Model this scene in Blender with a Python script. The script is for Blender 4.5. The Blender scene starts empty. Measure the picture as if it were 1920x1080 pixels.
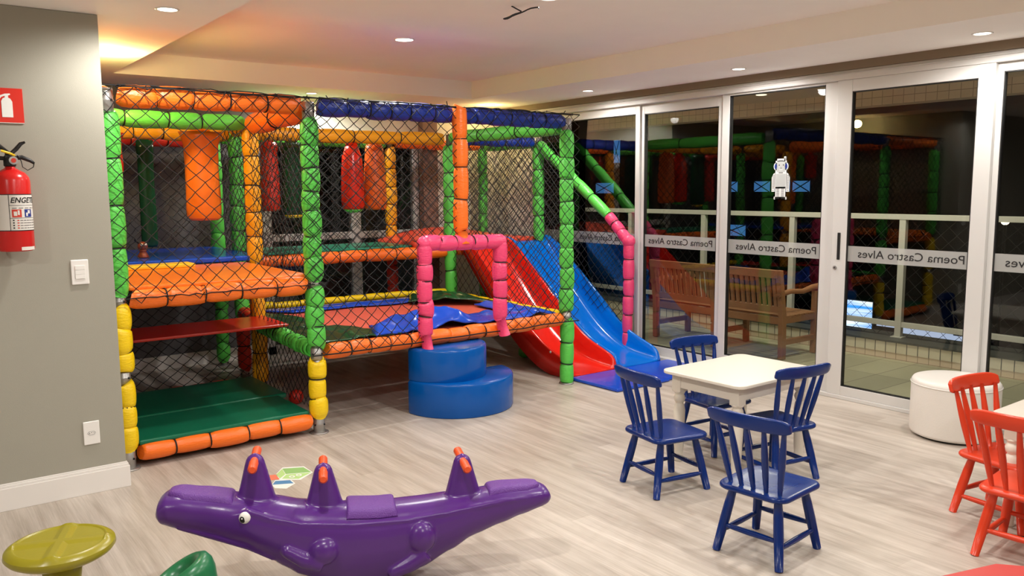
import bpy, bmesh, math, random
from mathutils import Vector, Matrix, noise
random.seed(7)
PI = math.pi
SC = bpy.context.scene
COL = SC.collection

# ------------------------------------------------------------------ camera
F_PX = 1542.8
YAW, PITCH, ROLL, CAM_H = 0.648067, 0.119662, -0.006679, 1.58
_f = Vector((math.sin(YAW) * math.cos(PITCH), math.cos(YAW) * math.cos(PITCH), -math.sin(PITCH)))
_r = Vector((math.cos(YAW), -math.sin(YAW), 0))
_u = _r.cross(_f)
_R = _r * math.cos(ROLL) + _u * math.sin(ROLL)
_U = -_r * math.sin(ROLL) + _u * math.cos(ROLL)
cam_d = bpy.data.cameras.new('camera')
cam_d.sensor_width = 36
cam_d.lens = F_PX / 1920 * 36
cam_d.clip_start = 0.05
cam_d.clip_end = 200
cam = bpy.data.objects.new('camera', cam_d)
COL.objects.link(cam)
cam.matrix_world = Matrix(((_R.x, _U.x, -_f.x, 0), (_R.y, _U.y, -_f.y, 0), (_R.z, _U.z, -_f.z, CAM_H), (0, 0, 0, 1)))
SC.camera = cam

# ------------------------------------------------------------------ world, exposure
W = bpy.data.worlds.new('night')
SC.world = W
W.use_nodes = True
W.node_tree.nodes['Background'].inputs[0].default_value = (0.02, 0.025, 0.04, 1)
W.node_tree.nodes['Background'].inputs[1].default_value = 0.05
SC.view_settings.view_transform = 'Standard'
SC.view_settings.look = 'None'
SC.view_settings.gamma = 1
SC.view_settings.use_curve_mapping = False
SC.view_settings.exposure = -0.12
NEUTRAL = (1.0, 0.965, 0.925)
WARM = (1.0, 0.76, 0.30)
LAMP_W = 28.0
# x, y, ceiling height, colour, strength
LAMPS = [(5.21, 7.25, 2.47, WARM, .07), (5.21, 5.71, 2.47, NEUTRAL, .72), (5.21, 4.03, 2.47, NEUTRAL, .72), (5.21, 2.29, 2.47, NEUTRAL, .72),
         (5.21, 0.55, 2.47, NEUTRAL, .72), (3.21, 7.28, 2.47, NEUTRAL, .7), (1.21, 5.87, 2.47, WARM, .3), (1.18, 4.35, 2.47, NEUTRAL, .8),
         (3.03, 5.25, 2.64, NEUTRAL, 1), (3.04, 3.65, 2.64, NEUTRAL, 1), (3.04, 2.05, 2.64, NEUTRAL, 1), (3.04, 0.45, 2.64, NEUTRAL, 1),
         (1.0, 2.2, 2.47, NEUTRAL, 1), (1.0, 0.2, 2.47, NEUTRAL, 1), (-1.0, 2.2, 2.47, NEUTRAL, 1)]

# ------------------------------------------------------------------ materials
def srgb(c):
    return tuple(((v / 255) / 12.92 if v / 255 <= 0.04045 else ((v / 255 + 0.055) / 1.055) ** 2.4) for v in c) + (1,)

def mat(name, rgb, rough=.5, metal=0.0, spec=.5, bump=0.0, bscale=60, coat=0.0, var=0.0, vscale=5, stretch=None):
    m = bpy.data.materials.new(name)
    m.use_nodes = True
    nt = m.node_tree
    b = nt.nodes['Principled BSDF']
    c = srgb(rgb)
    b.inputs['Base Color'].default_value = c
    b.inputs['Roughness'].default_value = rough
    b.inputs['Metallic'].default_value = metal
    b.inputs['Specular IOR Level'].default_value = spec
    b.inputs['Coat Weight'].default_value = coat
    tc = nt.nodes.new('ShaderNodeTexCoord')
    mp = nt.nodes.new('ShaderNodeMapping')
    if stretch:
        mp.inputs['Scale'].default_value = stretch
    nt.links.new(tc.outputs['Object'], mp.inputs['Vector'])
    if bump:
        n = nt.nodes.new('ShaderNodeTexNoise')
        n.inputs['Scale'].default_value = bscale
        n.inputs['Detail'].default_value = 3
        bp = nt.nodes.new('ShaderNodeBump')
        bp.inputs['Strength'].default_value = bump
        bp.inputs['Distance'].default_value = 0.01
        nt.links.new(mp.outputs[0], n.inputs['Vector'])
        nt.links.new(n.outputs['Fac'], bp.inputs['Height'])
        nt.links.new(bp.outputs[0], b.inputs['Normal'])
    n2 = nt.nodes.new('ShaderNodeTexNoise')
    n2.inputs['Scale'].default_value = vscale
    mx = nt.nodes.new('ShaderNodeMix')
    mx.data_type = 'RGBA'
    mx.inputs[6].default_value = tuple(v * (1 - max(var, .02)) for v in c[:3]) + (1,)
    mx.inputs[7].default_value = tuple(min(1, v * (1 + max(var, .02))) for v in c[:3]) + (1,)
    nt.links.new(mp.outputs[0], n2.inputs['Vector'])
    nt.links.new(n2.outputs['Fac'], mx.inputs[0])
    nt.links.new(mx.outputs[2], b.inputs['Base Color'])
    return m

def emis(name, rgb, s, tex=None):
    m = bpy.data.materials.new(name)
    m.use_nodes = True
    nt = m.node_tree
    nt.nodes.remove(nt.nodes['Principled BSDF'])
    e = nt.nodes.new('ShaderNodeEmission')
    e.inputs[0].default_value = srgb(rgb)
    e.inputs[1].default_value = s
    nt.links.new(e.outputs[0], nt.nodes['Material Output'].inputs[0])
    if tex:
        tc = nt.nodes.new('ShaderNodeTexCoord')
        mp = nt.nodes.new('ShaderNodeMapping')
        mp.inputs['Scale'].default_value = tex[2]
        n = nt.nodes.new('ShaderNodeTexNoise')
        n.inputs['Scale'].default_value = tex[1]
        r = nt.nodes.new('ShaderNodeValToRGB')
        r.color_ramp.elements[0].position = .35
        r.color_ramp.elements[0].color = srgb(rgb)
        r.color_ramp.elements[1].position = .6
        r.color_ramp.elements[1].color = srgb(tex[0])
        nt.links.new(tc.outputs['Object'], mp.inputs[0])
        nt.links.new(mp.outputs[0], n.inputs['Vector'])
        nt.links.new(n.outputs['Fac'], r.inputs[0])
        nt.links.new(r.outputs[0], e.inputs[0])
    return m

def glass_mat():
    m = bpy.data.materials.new('window_glass')
    m.use_nodes = True
    nt = m.node_tree
    nt.nodes.remove(nt.nodes['Principled BSDF'])
    t = nt.nodes.new('ShaderNodeBsdfTransparent')
    t.inputs[0].default_value = (.955, .965, .955, 1)
    g = nt.nodes.new('ShaderNodeBsdfGlossy')
    g.inputs[0].default_value = (1, 1, 1, 1)
    g.inputs['Roughness'].default_value = 0.0
    fr = nt.nodes.new('ShaderNodeFresnel')
    fr.inputs[0].default_value = 1.35
    mx = nt.nodes.new('ShaderNodeMixShader')
    nt.links.new(fr.outputs[0], mx.inputs[0])
    nt.links.new(t.outputs[0], mx.inputs[1])
    nt.links.new(g.outputs[0], mx.inputs[2])
    nt.links.new(mx.outputs[0], nt.nodes['Material Output'].inputs[0])
    return m

def frosted_mat():
    m = bpy.data.materials.new('frosted_film')
    m.use_nodes = True
    nt = m.node_tree
    b = nt.nodes['Principled BSDF']
    b.inputs['Base Color'].default_value = srgb((205, 205, 200))
    b.inputs['Roughness'].default_value = .7
    b.inputs['Alpha'].default_value = .42
    return m

def plank_mat():
    m = bpy.data.materials.new('floor_planks')
    m.use_nodes = True
    nt = m.node_tree
    L = nt.links
    b = nt.nodes['Principled BSDF']
    tc = nt.nodes.new('ShaderNodeTexCoord')
    mp = nt.nodes.new('ShaderNodeMapping')
    mp.inputs['Rotation'].default_value = (0, 0, PI / 2)
    L.new(tc.outputs['Object'], mp.inputs[0])
    br = nt.nodes.new('ShaderNodeTexBrick')
    br.inputs['Color1'].default_value = (0.0, 0.0, 0.0, 1)
    br.inputs['Color2'].default_value = (1, 1, 1, 1)
    br.inputs['Mortar'].default_value = (.35, .35, .35, 1)
    br.inputs['Scale'].default_value = 1
    br.inputs['Mortar Size'].default_value = .0012
    br.inputs['Brick Width'].default_value = 1.2
    br.inputs['Row Height'].default_value = .125
    br.offset = .37
    L.new(mp.outputs[0], br.inputs['Vector'])
    mp2 = nt.nodes.new('ShaderNodeMapping')
    mp2.inputs['Scale'].default_value = (7, .55, 1)
    L.new(tc.outputs['Object'], mp2.inputs[0])
    n = nt.nodes.new('ShaderNodeTexNoise')
    n.inputs['Scale'].default_value = 2.4
    n.inputs['Detail'].default_value = 6
    n.inputs['Roughness'].default_value = .6
    L.new(mp2.outputs[0], n.inputs['Vector'])
    mp3 = nt.nodes.new('ShaderNodeMapping')
    mp3.inputs['Scale'].default_value = (60, 1.5, 1)
    L.new(tc.outputs['Object'], mp3.inputs[0])
    n3 = nt.nodes.new('ShaderNodeTexNoise')
    n3.inputs['Scale'].default_value = 2.5
    n3.inputs['Detail'].default_value = 4
    L.new(mp3.outputs[0], n3.inputs['Vector'])
    a = nt.nodes.new('ShaderNodeMath'); a.operation = 'MULTIPLY_ADD'
    a.inputs[1].default_value = .11
    L.new(br.outputs['Color'], a.inputs[0])
    s = nt.nodes.new('ShaderNodeMath'); s.operation = 'MULTIPLY'; s.inputs[1].default_value = .62
    L.new(n.outputs['Fac'], s.inputs[0])
    L.new(s.outputs[0], a.inputs[2])
    s3 = nt.nodes.new('ShaderNodeMath'); s3.operation = 'MULTIPLY_ADD'; s3.inputs[1].default_value = .3
    L.new(n3.outputs['Fac'], s3.inputs[0])
    L.new(a.outputs[0], s3.inputs[2])
    r = nt.nodes.new('ShaderNodeValToRGB')
    r.color_ramp.elements[0].position = .3
    r.color_ramp.elements[0].color = srgb((156, 143, 129))
    r.color_ramp.elements[1].position = .72
    r.color_ramp.elements[1].color = srgb((211, 201, 189))
    L.new(s3.outputs[0], r.inputs[0])
    L.new(r.outputs[0], b.inputs['Base Color'])
    b.inputs['Roughness'].default_value = .42
    b.inputs['Specular IOR Level'].default_value = .35
    bp = nt.nodes.new('ShaderNodeBump')
    bp.inputs['Strength'].default_value = .06
    bp.inputs['Distance'].default_value = .004
    L.new(n3.outputs['Fac'], bp.inputs['Height'])
    L.new(bp.outputs[0], b.inputs['Normal'])
    return m

def tile_mat(name, c1, c2, mortar, w, h, rot=(0, 0, 0), ms=.004, off=0.0):
    m = bpy.data.materials.new(name)
    m.use_nodes = True
    nt = m.node_tree
    L = nt.links
    b = nt.nodes['Principled BSDF']
    tc = nt.nodes.new('ShaderNodeTexCoord')
    mp = nt.nodes.new('ShaderNodeMapping')
    mp.inputs['Rotation'].default_value = rot
    L.new(tc.outputs['Object'], mp.inputs[0])
    br = nt.nodes.new('ShaderNodeTexBrick')
    br.inputs['Color1'].default_value = srgb(c1)
    br.inputs['Color2'].default_value = srgb(c2)
    br.inputs['Mortar'].default_value = srgb(mortar)
    br.inputs['Scale'].default_value = 1
    br.inputs['Mortar Size'].default_value = ms
    br.inputs['Brick Width'].default_value = w
    br.inputs['Row Height'].default_value = h
    br.offset = off
    L.new(mp.outputs[0], br.inputs['Vector'])
    L.new(br.outputs['Color'], b.inputs['Base Color'])
    b.inputs['Roughness'].default_value = .5
    return m

M = {}
M['planks'] = plank_mat()
M['grey_wall'] = mat('grey_wall_paint', (163, 160, 146), .75, bump=.05, bscale=200)
M['white_wall'] = mat('white_wall_paint', (238, 234, 226), .8, bump=.04, bscale=200)
M['ceiling'] = mat('ceiling_paint', (250, 245, 238), .85, bump=.03, bscale=150)
M['cornice'] = mat('cornice_paint', (214, 196, 172), .85)
M['taupe_strip'] = mat('taupe_paint', (128, 112, 92), .8)  # plain taupe strip above the window header
M['base'] = mat('baseboard_white', (236, 232, 226), .4)
M['alu'] = mat('white_aluminium', (208, 206, 202), .38, spec=.5)
M['alu_dark'] = mat('gasket_black', (24, 24, 24), .5)
M['glass'] = glass_mat()
M['frost'] = frosted_mat()
M['black'] = mat('matte_black', (16, 15, 15), .5)
M['white'] = mat('white_plastic', (240, 238, 232), .35)
FR = dict(rough=.38, bump=.32, bscale=35, stretch=(1, 1, 3.2), var=.06, vscale=9)
M['f_orange'] = mat('orange_foam_vinyl', (248, 116, 28), **FR)
M['f_green'] = mat('green_foam_vinyl', (92, 204, 78), **FR)
M['f_yellow'] = mat('yellow_foam_vinyl', (246, 208, 14), **FR)
M['f_amber'] = mat('amber_foam_vinyl', (245, 170, 20), **FR)
M['f_blue'] = mat('blue_foam_vinyl', (22, 50, 150), **FR)
M['f_pink'] = mat('pink_foam_vinyl', (238, 70, 118), **FR)
M['f_red'] = mat('red_foam_vinyl', (225, 55, 35), **FR)
M['tie'] = mat('black_tie_cord', (14, 12, 12), .6)
M['net'] = mat('black_net_cord', (12, 11, 12), .7)
M['steel'] = mat('galvanised_steel', (172, 170, 166), .38, metal=.75, bump=.1, bscale=25, var=.1)
M['v_green'] = mat('dark_green_vinyl', (14, 104, 74), .28, spec=.4, bump=.06, bscale=12)
M['v_green2'] = mat('bottle_green_vinyl', (22, 74, 44), .2, bump=.5, bscale=14)
M['v_red'] = mat('red_vinyl', (222, 48, 28), .25, bump=.06, bscale=12)
M['v_red2'] = mat('coral_vinyl', (228, 82, 56), .35, bump=.1, bscale=14)
M['v_orange'] = mat('orange_vinyl', (246, 128, 34), .3, bump=.15, bscale=14)
M['v_orange2'] = mat('burnt_orange_vinyl', (224, 102, 34), .35, bump=.4, bscale=14)
M['v_yellow'] = mat('yellow_vinyl', (250, 205, 40), .35, bump=.15, bscale=14)
M['v_blue'] = mat('royal_blue_vinyl', (20, 76, 200), .2, bump=.25, bscale=14)
M['v_blue2'] = mat('step_blue_vinyl', (0, 84, 168), .22, spec=.35, bump=.08, bscale=8)
M['v_teal'] = mat('sea_green_vinyl', (20, 128, 98), .3, bump=.1, bscale=14)
M['tramp'] = mat('terracotta_jump_mat', (206, 84, 62), .6, bump=.1, bscale=180)
M['s_red'] = mat('glossy_red_plastic', (226, 38, 26), .16, spec=.5, var=.03)
M['s_blue'] = mat('glossy_azure_plastic', (0, 112, 214), .16, spec=.5, var=.03)
M['chair_blue'] = mat('navy_blue_lacquer', (4, 42, 112), .26, spec=.35, bump=.03, bscale=50)
M['chair_orange'] = mat('orange_red_lacquer', (212, 64, 34), .28, spec=.35, bump=.03, bscale=50)
M['table'] = mat('ivory_lacquer', (226, 219, 204), .3)
M['pouf'] = mat('white_leatherette', (228, 223, 214), .4, bump=.1, bscale=120)
M['purple'] = mat('purple_moulded_plastic', (84, 38, 124), .27, bump=.03, bscale=160)
M['purple_pad'] = mat('textured_purple_plastic', (104, 52, 146), .42, bump=.5, bscale=220)
M['grip'] = mat('orange_red_grip', (232, 84, 36), .4)
M['olive'] = mat('olive_yellow_plastic', (150, 140, 28), .3, bump=.03, bscale=100)
M['toy_green'] = mat('toy_green_plastic', (30, 112, 68), .3, bump=.03, bscale=100)
M['crimson'] = mat('crimson_vinyl', (188, 48, 40), .45, bump=.15, bscale=12)
M['ext_red'] = mat('extinguisher_red', (206, 28, 26), .25)
M['sign_red'] = mat('sign_red', (214, 40, 22), .4)
M['paper'] = mat('label_paper', (226, 222, 214), .5)
M['ink'] = mat('black_ink', (22, 20, 22), .5)
M['ink_grey'] = mat('grey_ink', (120, 116, 114), .5)
M['ink_blue'] = mat('blue_ink', (28, 50, 130), .5)
M['ink_red'] = mat('red_ink', (208, 60, 40), .5)
M['d_green'] = mat('decal_green', (150, 196, 120), .5)
M['d_lime'] = mat('decal_lime', (186, 222, 142), .5)
M['d_blue'] = mat('decal_blue', (88, 142, 186), .5)
M['d_coral'] = mat('decal_coral', (238, 130, 100), .5)
M['d_white'] = mat('decal_white', (240, 242, 236), .5)
M['wood'] = mat('weathered_teak', (150, 106, 70), .55, bump=.3, bscale=20, var=.2, vscale=20, stretch=(1, 6, 6))
M['cap'] = mat('dark_slate', (72, 74, 68), .5, var=.1)
M['rail'] = mat('railing_white', (176, 174, 160), .5)
M['bal_floor'] = tile_mat('balcony_paving', (176, 172, 142), (150, 147, 122), (110, 106, 88), .6, .3, (0, 0, 0))
M['bal_tile'] = tile_mat('curb_tiles', (226, 218, 194), (216, 208, 184), (80, 78, 68), .3, .1, (0, PI / 2, 0), .004)
M['lintel'] = tile_mat('lintel_tiles', (222, 202, 176), (214, 194, 168), (160, 140, 116), .3, .1, (0, PI / 2, 0), .003)
M['night'] = mat('night_facade', (16, 17, 20), .9)
M['night2'] = mat('night_ground', (30, 26, 22), .9)
M['night_leaf'] = mat('night_leaves', (16, 34, 18), .6)
M['film_white'] = mat('sticker_white', (222, 224, 222), .6)
M['film_grey'] = mat('sticker_grey', (178, 182, 180), .6)
M['film_line'] = mat('sticker_line', (84, 86, 88), .6)
M['rear_grey_shaded'] = mat('shade_darkened_grey_wall', (112, 110, 112), .8)  # grey wall tone darkened to carry the shade behind the play frame
M['dim_brown'] = mat('brown_pilaster', (150, 120, 106), .8)
M['toy_brown'] = mat('brown_plastic', (132, 58, 36), .4)
M['toy_red'] = mat('red_ball_plastic', (210, 50, 34), .4)
M['lamp'] = emis('lamp_glow', (255, 246, 228), 14)
M['lamp_warm'] = emis('lamp_glow_warm', (255, 226, 130), 9)
M['lamp_added'] = emis('added_lamp_glow', (255, 244, 214), 1.5)  # glow of the added balcony lamps
M['win_blue'] = emis('lit_window_blue', (66, 120, 178), .8)
M['screen'] = emis('screen_glow', (20, 140, 235), 1.6, ((240, 250, 255), 3, (1, .3, 4)))
M['backlit'] = emis('lit_area_glow', (190, 205, 235), .9)
M['lantern'] = emis('lantern_glow', (255, 238, 200), 6)

# ------------------------------------------------------------------ mesh building
class MB:
    def __init__(s):
        s.v = []; s.f = []; s.m = []; s.mats = []; s.smooth = []
    def mi(s, m):
        m = M[m] if isinstance(m, str) else m
        if m not in s.mats:
            s.mats.append(m)
        return s.mats.index(m)
    def add(s, vs, fs, m, smooth=True):
        o = len(s.v); k = s.mi(m)
        s.v += [tuple(v) for v in vs]
        for f in fs:
            s.f.append([i + o for i in f]); s.m.append(k); s.smooth.append(smooth)
        return s
    def box(s, a, b, m):
        x0, y0, z0 = a; x1, y1, z1 = b
        vs = [(x0, y0, z0), (x1, y0, z0), (x1, y1, z0), (x0, y1, z0), (x0, y0, z1), (x1, y0, z1), (x1, y1, z1), (x0, y1, z1)]
        fs = [(0, 3, 2, 1), (4, 5, 6, 7), (0, 1, 5, 4), (1, 2, 6, 5), (2, 3, 7, 6), (3, 0, 4, 7)]
        return s.add(vs, fs, m, False)
    def tube(s, pts, rad, m, seg=12, caps=True, mats=None, flat=1.0):
        pts = [Vector(p) for p in pts]
        n = len(pts)
        if not hasattr(rad, '__len__'):
            rad = [rad] * n
        t0 = (pts[1] - pts[0]).normalized()
        up = Vector((0, 0, 1)) if abs(t0.z) < .9 else Vector((1, 0, 0))
        a = t0.cross(up).normalized()
        vs = []
        for i, p in enumerate(pts):
            t = (pts[min(i + 1, n - 1)] - pts[max(i - 1, 0)]).normalized()
            a = (a - t * a.dot(t)).normalized()
            b = t.cross(a)
            for k in range(seg):
                w = 2 * PI * k / seg
                vs.append(p + (a * math.cos(w) + b * math.sin(w) * flat) * rad[i])
        o = len(s.v)
        s.v += [tuple(v) for v in vs]
        for i in range(n - 1):
            mm = s.mi(mats[i] if mats else m)
            for k in range(seg):
                k2 = (k + 1) % seg
                s.f.append([o + i * seg + k, o + (i + 1) * seg + k, o + (i + 1) * seg + k2, o + i * seg + k2][::-1])
                s.m.append(mm); s.smooth.append(True)
        if caps:
            mm = s.mi(mats[0] if mats else m)
            s.f.append([o + k for k in range(seg)]); s.m.append(mm); s.smooth.append(False)
            mm = s.mi(mats[-1] if mats else m)
            s.f.append([o + (n - 1) * seg + k for k in range(seg)][::-1]); s.m.append(mm); s.smooth.append(False)
        return s
    def lathe(s, prof, m, c=(0, 0, 0), seg=32, sx=1, sy=1, caps=True):
        n = len(prof); vs = []
        for r, z in prof:
            for k in range(seg):
                w = 2 * PI * k / seg
                vs.append((c[0] + r * math.cos(w) * sx, c[1] + r * math.sin(w) * sy, c[2] + z))
        fs = [(i * seg + k, i * seg + (k + 1) % seg, (i + 1) * seg + (k + 1) % seg, (i + 1) * seg + k) for i in range(n - 1) for k in range(seg)]
        if caps:
            fs.append(tuple(range(seg))[::-1]); fs.append(tuple((n - 1) * seg + k for k in range(seg)))
        return s.add(vs, fs, m)
    def prism(s, poly, z0, z1, m, xf=None):
        n = len(poly)
        vs = [(x, y, z0) for x, y in poly] + [(x, y, z1) for x, y in poly]
        if xf:
            vs = [xf(*v) for v in vs]
        fs = [tuple(range(n))[::-1], tuple(range(n, 2 * n))] + [(i, (i + 1) % n, n + (i + 1) % n, n + i) for i in range(n)]
        return s.add(vs, fs, m, False)
    def grid(s, fn, nu, nv, m, thick=None, tdir=(0, 0, -1)):
        vs = [Vector(fn(i / nu, j / nv)) for j in range(nv + 1) for i in range(nu + 1)]
        q = lambda i, j: j * (nu + 1) + i
        fs = [(q(i, j), q(i + 1, j), q(i + 1, j + 1), q(i, j + 1)) for j in range(nv) for i in range(nu)]
        if thick:
            n = len(vs); t = Vector(tdir) * thick
            vs += [v + t for v in vs[:n]]
            fs += [tuple(k + n for k in f)[::-1] for f in fs]
            rim = [(q(i, 0), q(i + 1, 0)) for i in range(nu)] + [(q(nu, j), q(nu, j + 1)) for j in range(nv)] + \
                  [(q(i + 1, nv), q(i, nv)) for i in range(nu)] + [(q(0, j + 1), q(0, j)) for j in range(nv)]
            fs += [(b, a, a + n, b + n) for a, b in rim]
        return s.add(vs, fs, m)
    def sphere(s, c, r, m, seg=20, rings=12, sc=(1, 1, 1), rot=None):
        vs = []
        for j in range(rings + 1):
            th = PI * j / rings
            for k in range(seg):
                w = 2 * PI * k / seg
                p = Vector((math.sin(th) * math.cos(w) * r * sc[0], math.sin(th) * math.sin(w) * r * sc[1], -math.cos(th) * r * sc[2]))
                if rot:
                    p = rot @ p
                vs.append(p + Vector(c))
        fs = [(j * seg + k, j * seg + (k + 1) % seg, (j + 1) * seg + (k + 1) % seg, (j + 1) * seg + k) for j in range(rings) for k in range(seg)]
        return s.add(vs, fs, m)
    def build(s, name, parent=None, origin=None, bevel=0, bseg=2, rot=None):
        me = bpy.data.meshes.new(name)
        o3 = Vector(origin) if origin else Vector((0, 0, 0))
        me.from_pydata([tuple(Vector(v) - o3) for v in s.v], [], s.f)
        for m in s.mats:
            me.materials.append(m)
        me.polygons.foreach_set('material_index', s.m)
        me.polygons.foreach_set('use_smooth', s.smooth)
        me.update()
        o = bpy.data.objects.new(name, me)
        COL.objects.link(o)
        if origin:
            o.location = o3
        if rot is not None:
            o.rotation_euler = rot
        if parent:
            o.parent = parent
        if bevel:
            b = o.modifiers.new('bevel', 'BEVEL')
            b.width = bevel; b.segments = bseg; b.limit_method = 'ANGLE'; b.angle_limit = math.radians(40)
            b.harden_normals = False
        return o

def tag(o, label=None, cat=None, group=None, kind=None):
    if label: o['label'] = label
    if cat: o['category'] = cat
    if group: o['group'] = group
    if kind: o['kind'] = kind
    return o

def empty(name, loc=(0, 0, 0), rz=0, **k):
    o = bpy.data.objects.new(name, None)
    COL.objects.link(o)
    o.location = loc
    o.rotation_euler = (0, 0, rz)
    o.empty_display_size = .1
    return tag(o, **k)

def copy_tree(o, parent=None):
    c = o.copy(); COL.objects.link(c)
    if parent: c.parent = parent
    for ch in list(o.children):
        copy_tree(ch, c)
    return c

def tobm(o):                           # give one object its own bevel weight-free smooth shading
    return o

def text_mesh(body, size, m, extrude=.0006, name='lettering', spacing=1.0, shear=0.0, offset=0.0):
    cu = bpy.data.curves.new(name, 'FONT')
    cu.body = body; cu.size = size; cu.extrude = extrude; cu.align_x = 'CENTER'; cu.align_y = 'CENTER'
    cu.space_character = spacing; cu.shear = shear; cu.offset = offset; cu.resolution_u = 3
    t = bpy.data.objects.new('tmp', cu)
    COL.objects.link(t)
    bpy.context.view_layer.update()
    me = bpy.data.meshes.new_from_object(t.evaluated_get(bpy.context.evaluated_depsgraph_get()))
    bpy.data.objects.remove(t)
    me.materials.clear()
    me.materials.append(M[m])
    me.name = name
    return me

def place_mesh(me, name, parent, loc, rot, scale=(1, 1, 1)):
    o = bpy.data.objects.new(name, me)
    COL.objects.link(o)
    o.location = loc; o.rotation_euler = rot; o.scale = scale
    o.parent = parent
    return o

# ------------------------------------------------------------------ room shell
GX = 5.62          # plane of the glass wall
S = 'structure'
def struct(mb, name, label, cat, **k):
    return tag(mb.build(name, **k), label, cat, kind=S)

struct(MB().box((-3.2, -3.0, -.12), (5.72, 7.8, 0), 'planks'), 'floor', 'pale greige wood plank floor of the playroom', 'floor')
# raised ceiling with lower border
struct(MB().box((1.45, -1.6, 2.64), (4.73, 6.89, 2.72), 'ceiling'), 'ceiling', 'raised off-white ceiling panel over the middle of the room', 'ceiling')
lb = MB()
lb.box((-3.2, -3.0, 2.47), (1.45, 7.8, 2.80), 'ceiling')
lb.box((4.73, -3.0, 2.47), (5.56, 7.8, 2.80), 'ceiling')
lb.box((1.45, 6.89, 2.47), (4.73, 7.8, 2.80), 'ceiling')
lb.box((1.45, -3.0, 2.47), (4.73, -1.6, 2.80), 'ceiling')
struct(lb, 'ceiling_border', 'lowered cream ceiling border around the raised middle panel', 'ceiling')
struct(MB().box((-3.2, 4.69, 0), (.93, 7.8, 2.468), 'grey_wall'), 'wall_left', 'warm grey painted wall with the fire extinguisher', 'wall')
bb = MB().box((-3.2, 4.672, 0), (.945, 4.69, .115), 'base').box((-3.2, 4.678, .115), (.94, 4.69, .128), 'base').box((-3.2, 4.684, .128), (.935, 4.69, .137), 'base')
struct(bb, 'baseboard_left', 'white moulded baseboard under the grey wall', 'baseboard', bevel=.002)
# back wall with a sliding window
bw = MB()
bw.box((.93, 7.65, 0), (2.84, 7.8, 2.47), 'rear_grey_shaded')
bw.box((2.84, 7.65, 2.12), (4.74, 7.8, 2.47), 'white_wall')
bw.box((4.74, 7.65, 0), (5.9, 7.8, 2.47), 'white_wall')
struct(bw, 'wall_back', 'grey and white rear wall behind the play frame', 'wall')
struct(MB().box((.93, 4.70, 0), (.944, 7.6, .12), 'base'), 'baseboard_middle', 'white baseboard on the hidden return of the grey wall', 'baseboard')
struct(MB().box((.93, 7.632, 0), (2.84, 7.65, .12), 'base').box((4.74, 7.632, 0), (5.56, 7.65, .12), 'base'), 'baseboard_back', 'white baseboard along the rear wall', 'baseboard')
struct(MB().box((4.56, 7.56, 0), (4.74, 7.65, 2.47), 'dim_brown'), 'trim_1', 'brownish pilaster beside the rear window', 'pilaster')
wb = MB()
for a, b in [((2.84, 7.66, 0), (2.93, 7.74, 2.12)), ((4.5, 7.66, 0), (4.56, 7.74, 2.12)), ((3.77, 7.66, 0), (3.87, 7.74, 2.12)),
             ((2.84, 7.66, 2.06), (4.56, 7.74, 2.12)), ((2.84, 7.66, 0), (4.56, 7.74, .08)), ((2.84, 7.67, 1.09), (4.56, 7.73, 1.16))]:
    wb.box(a, b, 'alu')
w0 = empty('window_5', (3.7, 7.7, 0), label='white framed rear window seen through the nets', cat='window', kind=S)
wo = wb.build('window_frame', w0, bevel=.004); wo.location = (-3.7, -7.7, 0)
wo = MB().box((2.93, 7.69, .08), (4.5, 7.70, 2.06), 'glass').build('pane', w0); wo.location = (-3.7, -7.7, 0)
# the rest of the room, behind the camera
struct(MB().box((-3.35, -3.0, 0), (-3.2, 7.8, 2.8), 'white_wall'), 'wall_west', 'pale far side wall of the playroom', 'wall')
struct(MB().box((-3.2, -3.15, 0), (5.9, -3.0, 2.8), 'white_wall'), 'wall_south', 'pale end wall of the playroom', 'wall')
# wall above and beside the glazing
struct(MB().box((5.56, -3.0, 2.412), (5.75, 7.8, 2.50), 'taupe_strip'), 'trim_2', 'taupe strip between the window header and ceiling', 'trim')
struct(MB().box((5.60, 6.98, 0), (5.75, 7.65, 2.412), 'white_wall'), 'wall_right', 'short plaster wall between glazing and rear wall', 'wall')
struct(MB().box((5.585, -3.0, 2.345), (5.72, 6.98, 2.412), 'alu').box((5.575, -3.0, 2.385), (5.585, 6.98, 2.392), 'alu'), 'trim_3', 'white aluminium header rail over the sliding doors', 'header', bevel=.004)
struct(MB().box((5.585, -3.0, 0), (5.72, 6.98, .03), 'alu'), 'trim_4', 'white aluminium floor track under the sliding doors', 'track', bevel=.004)

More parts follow.
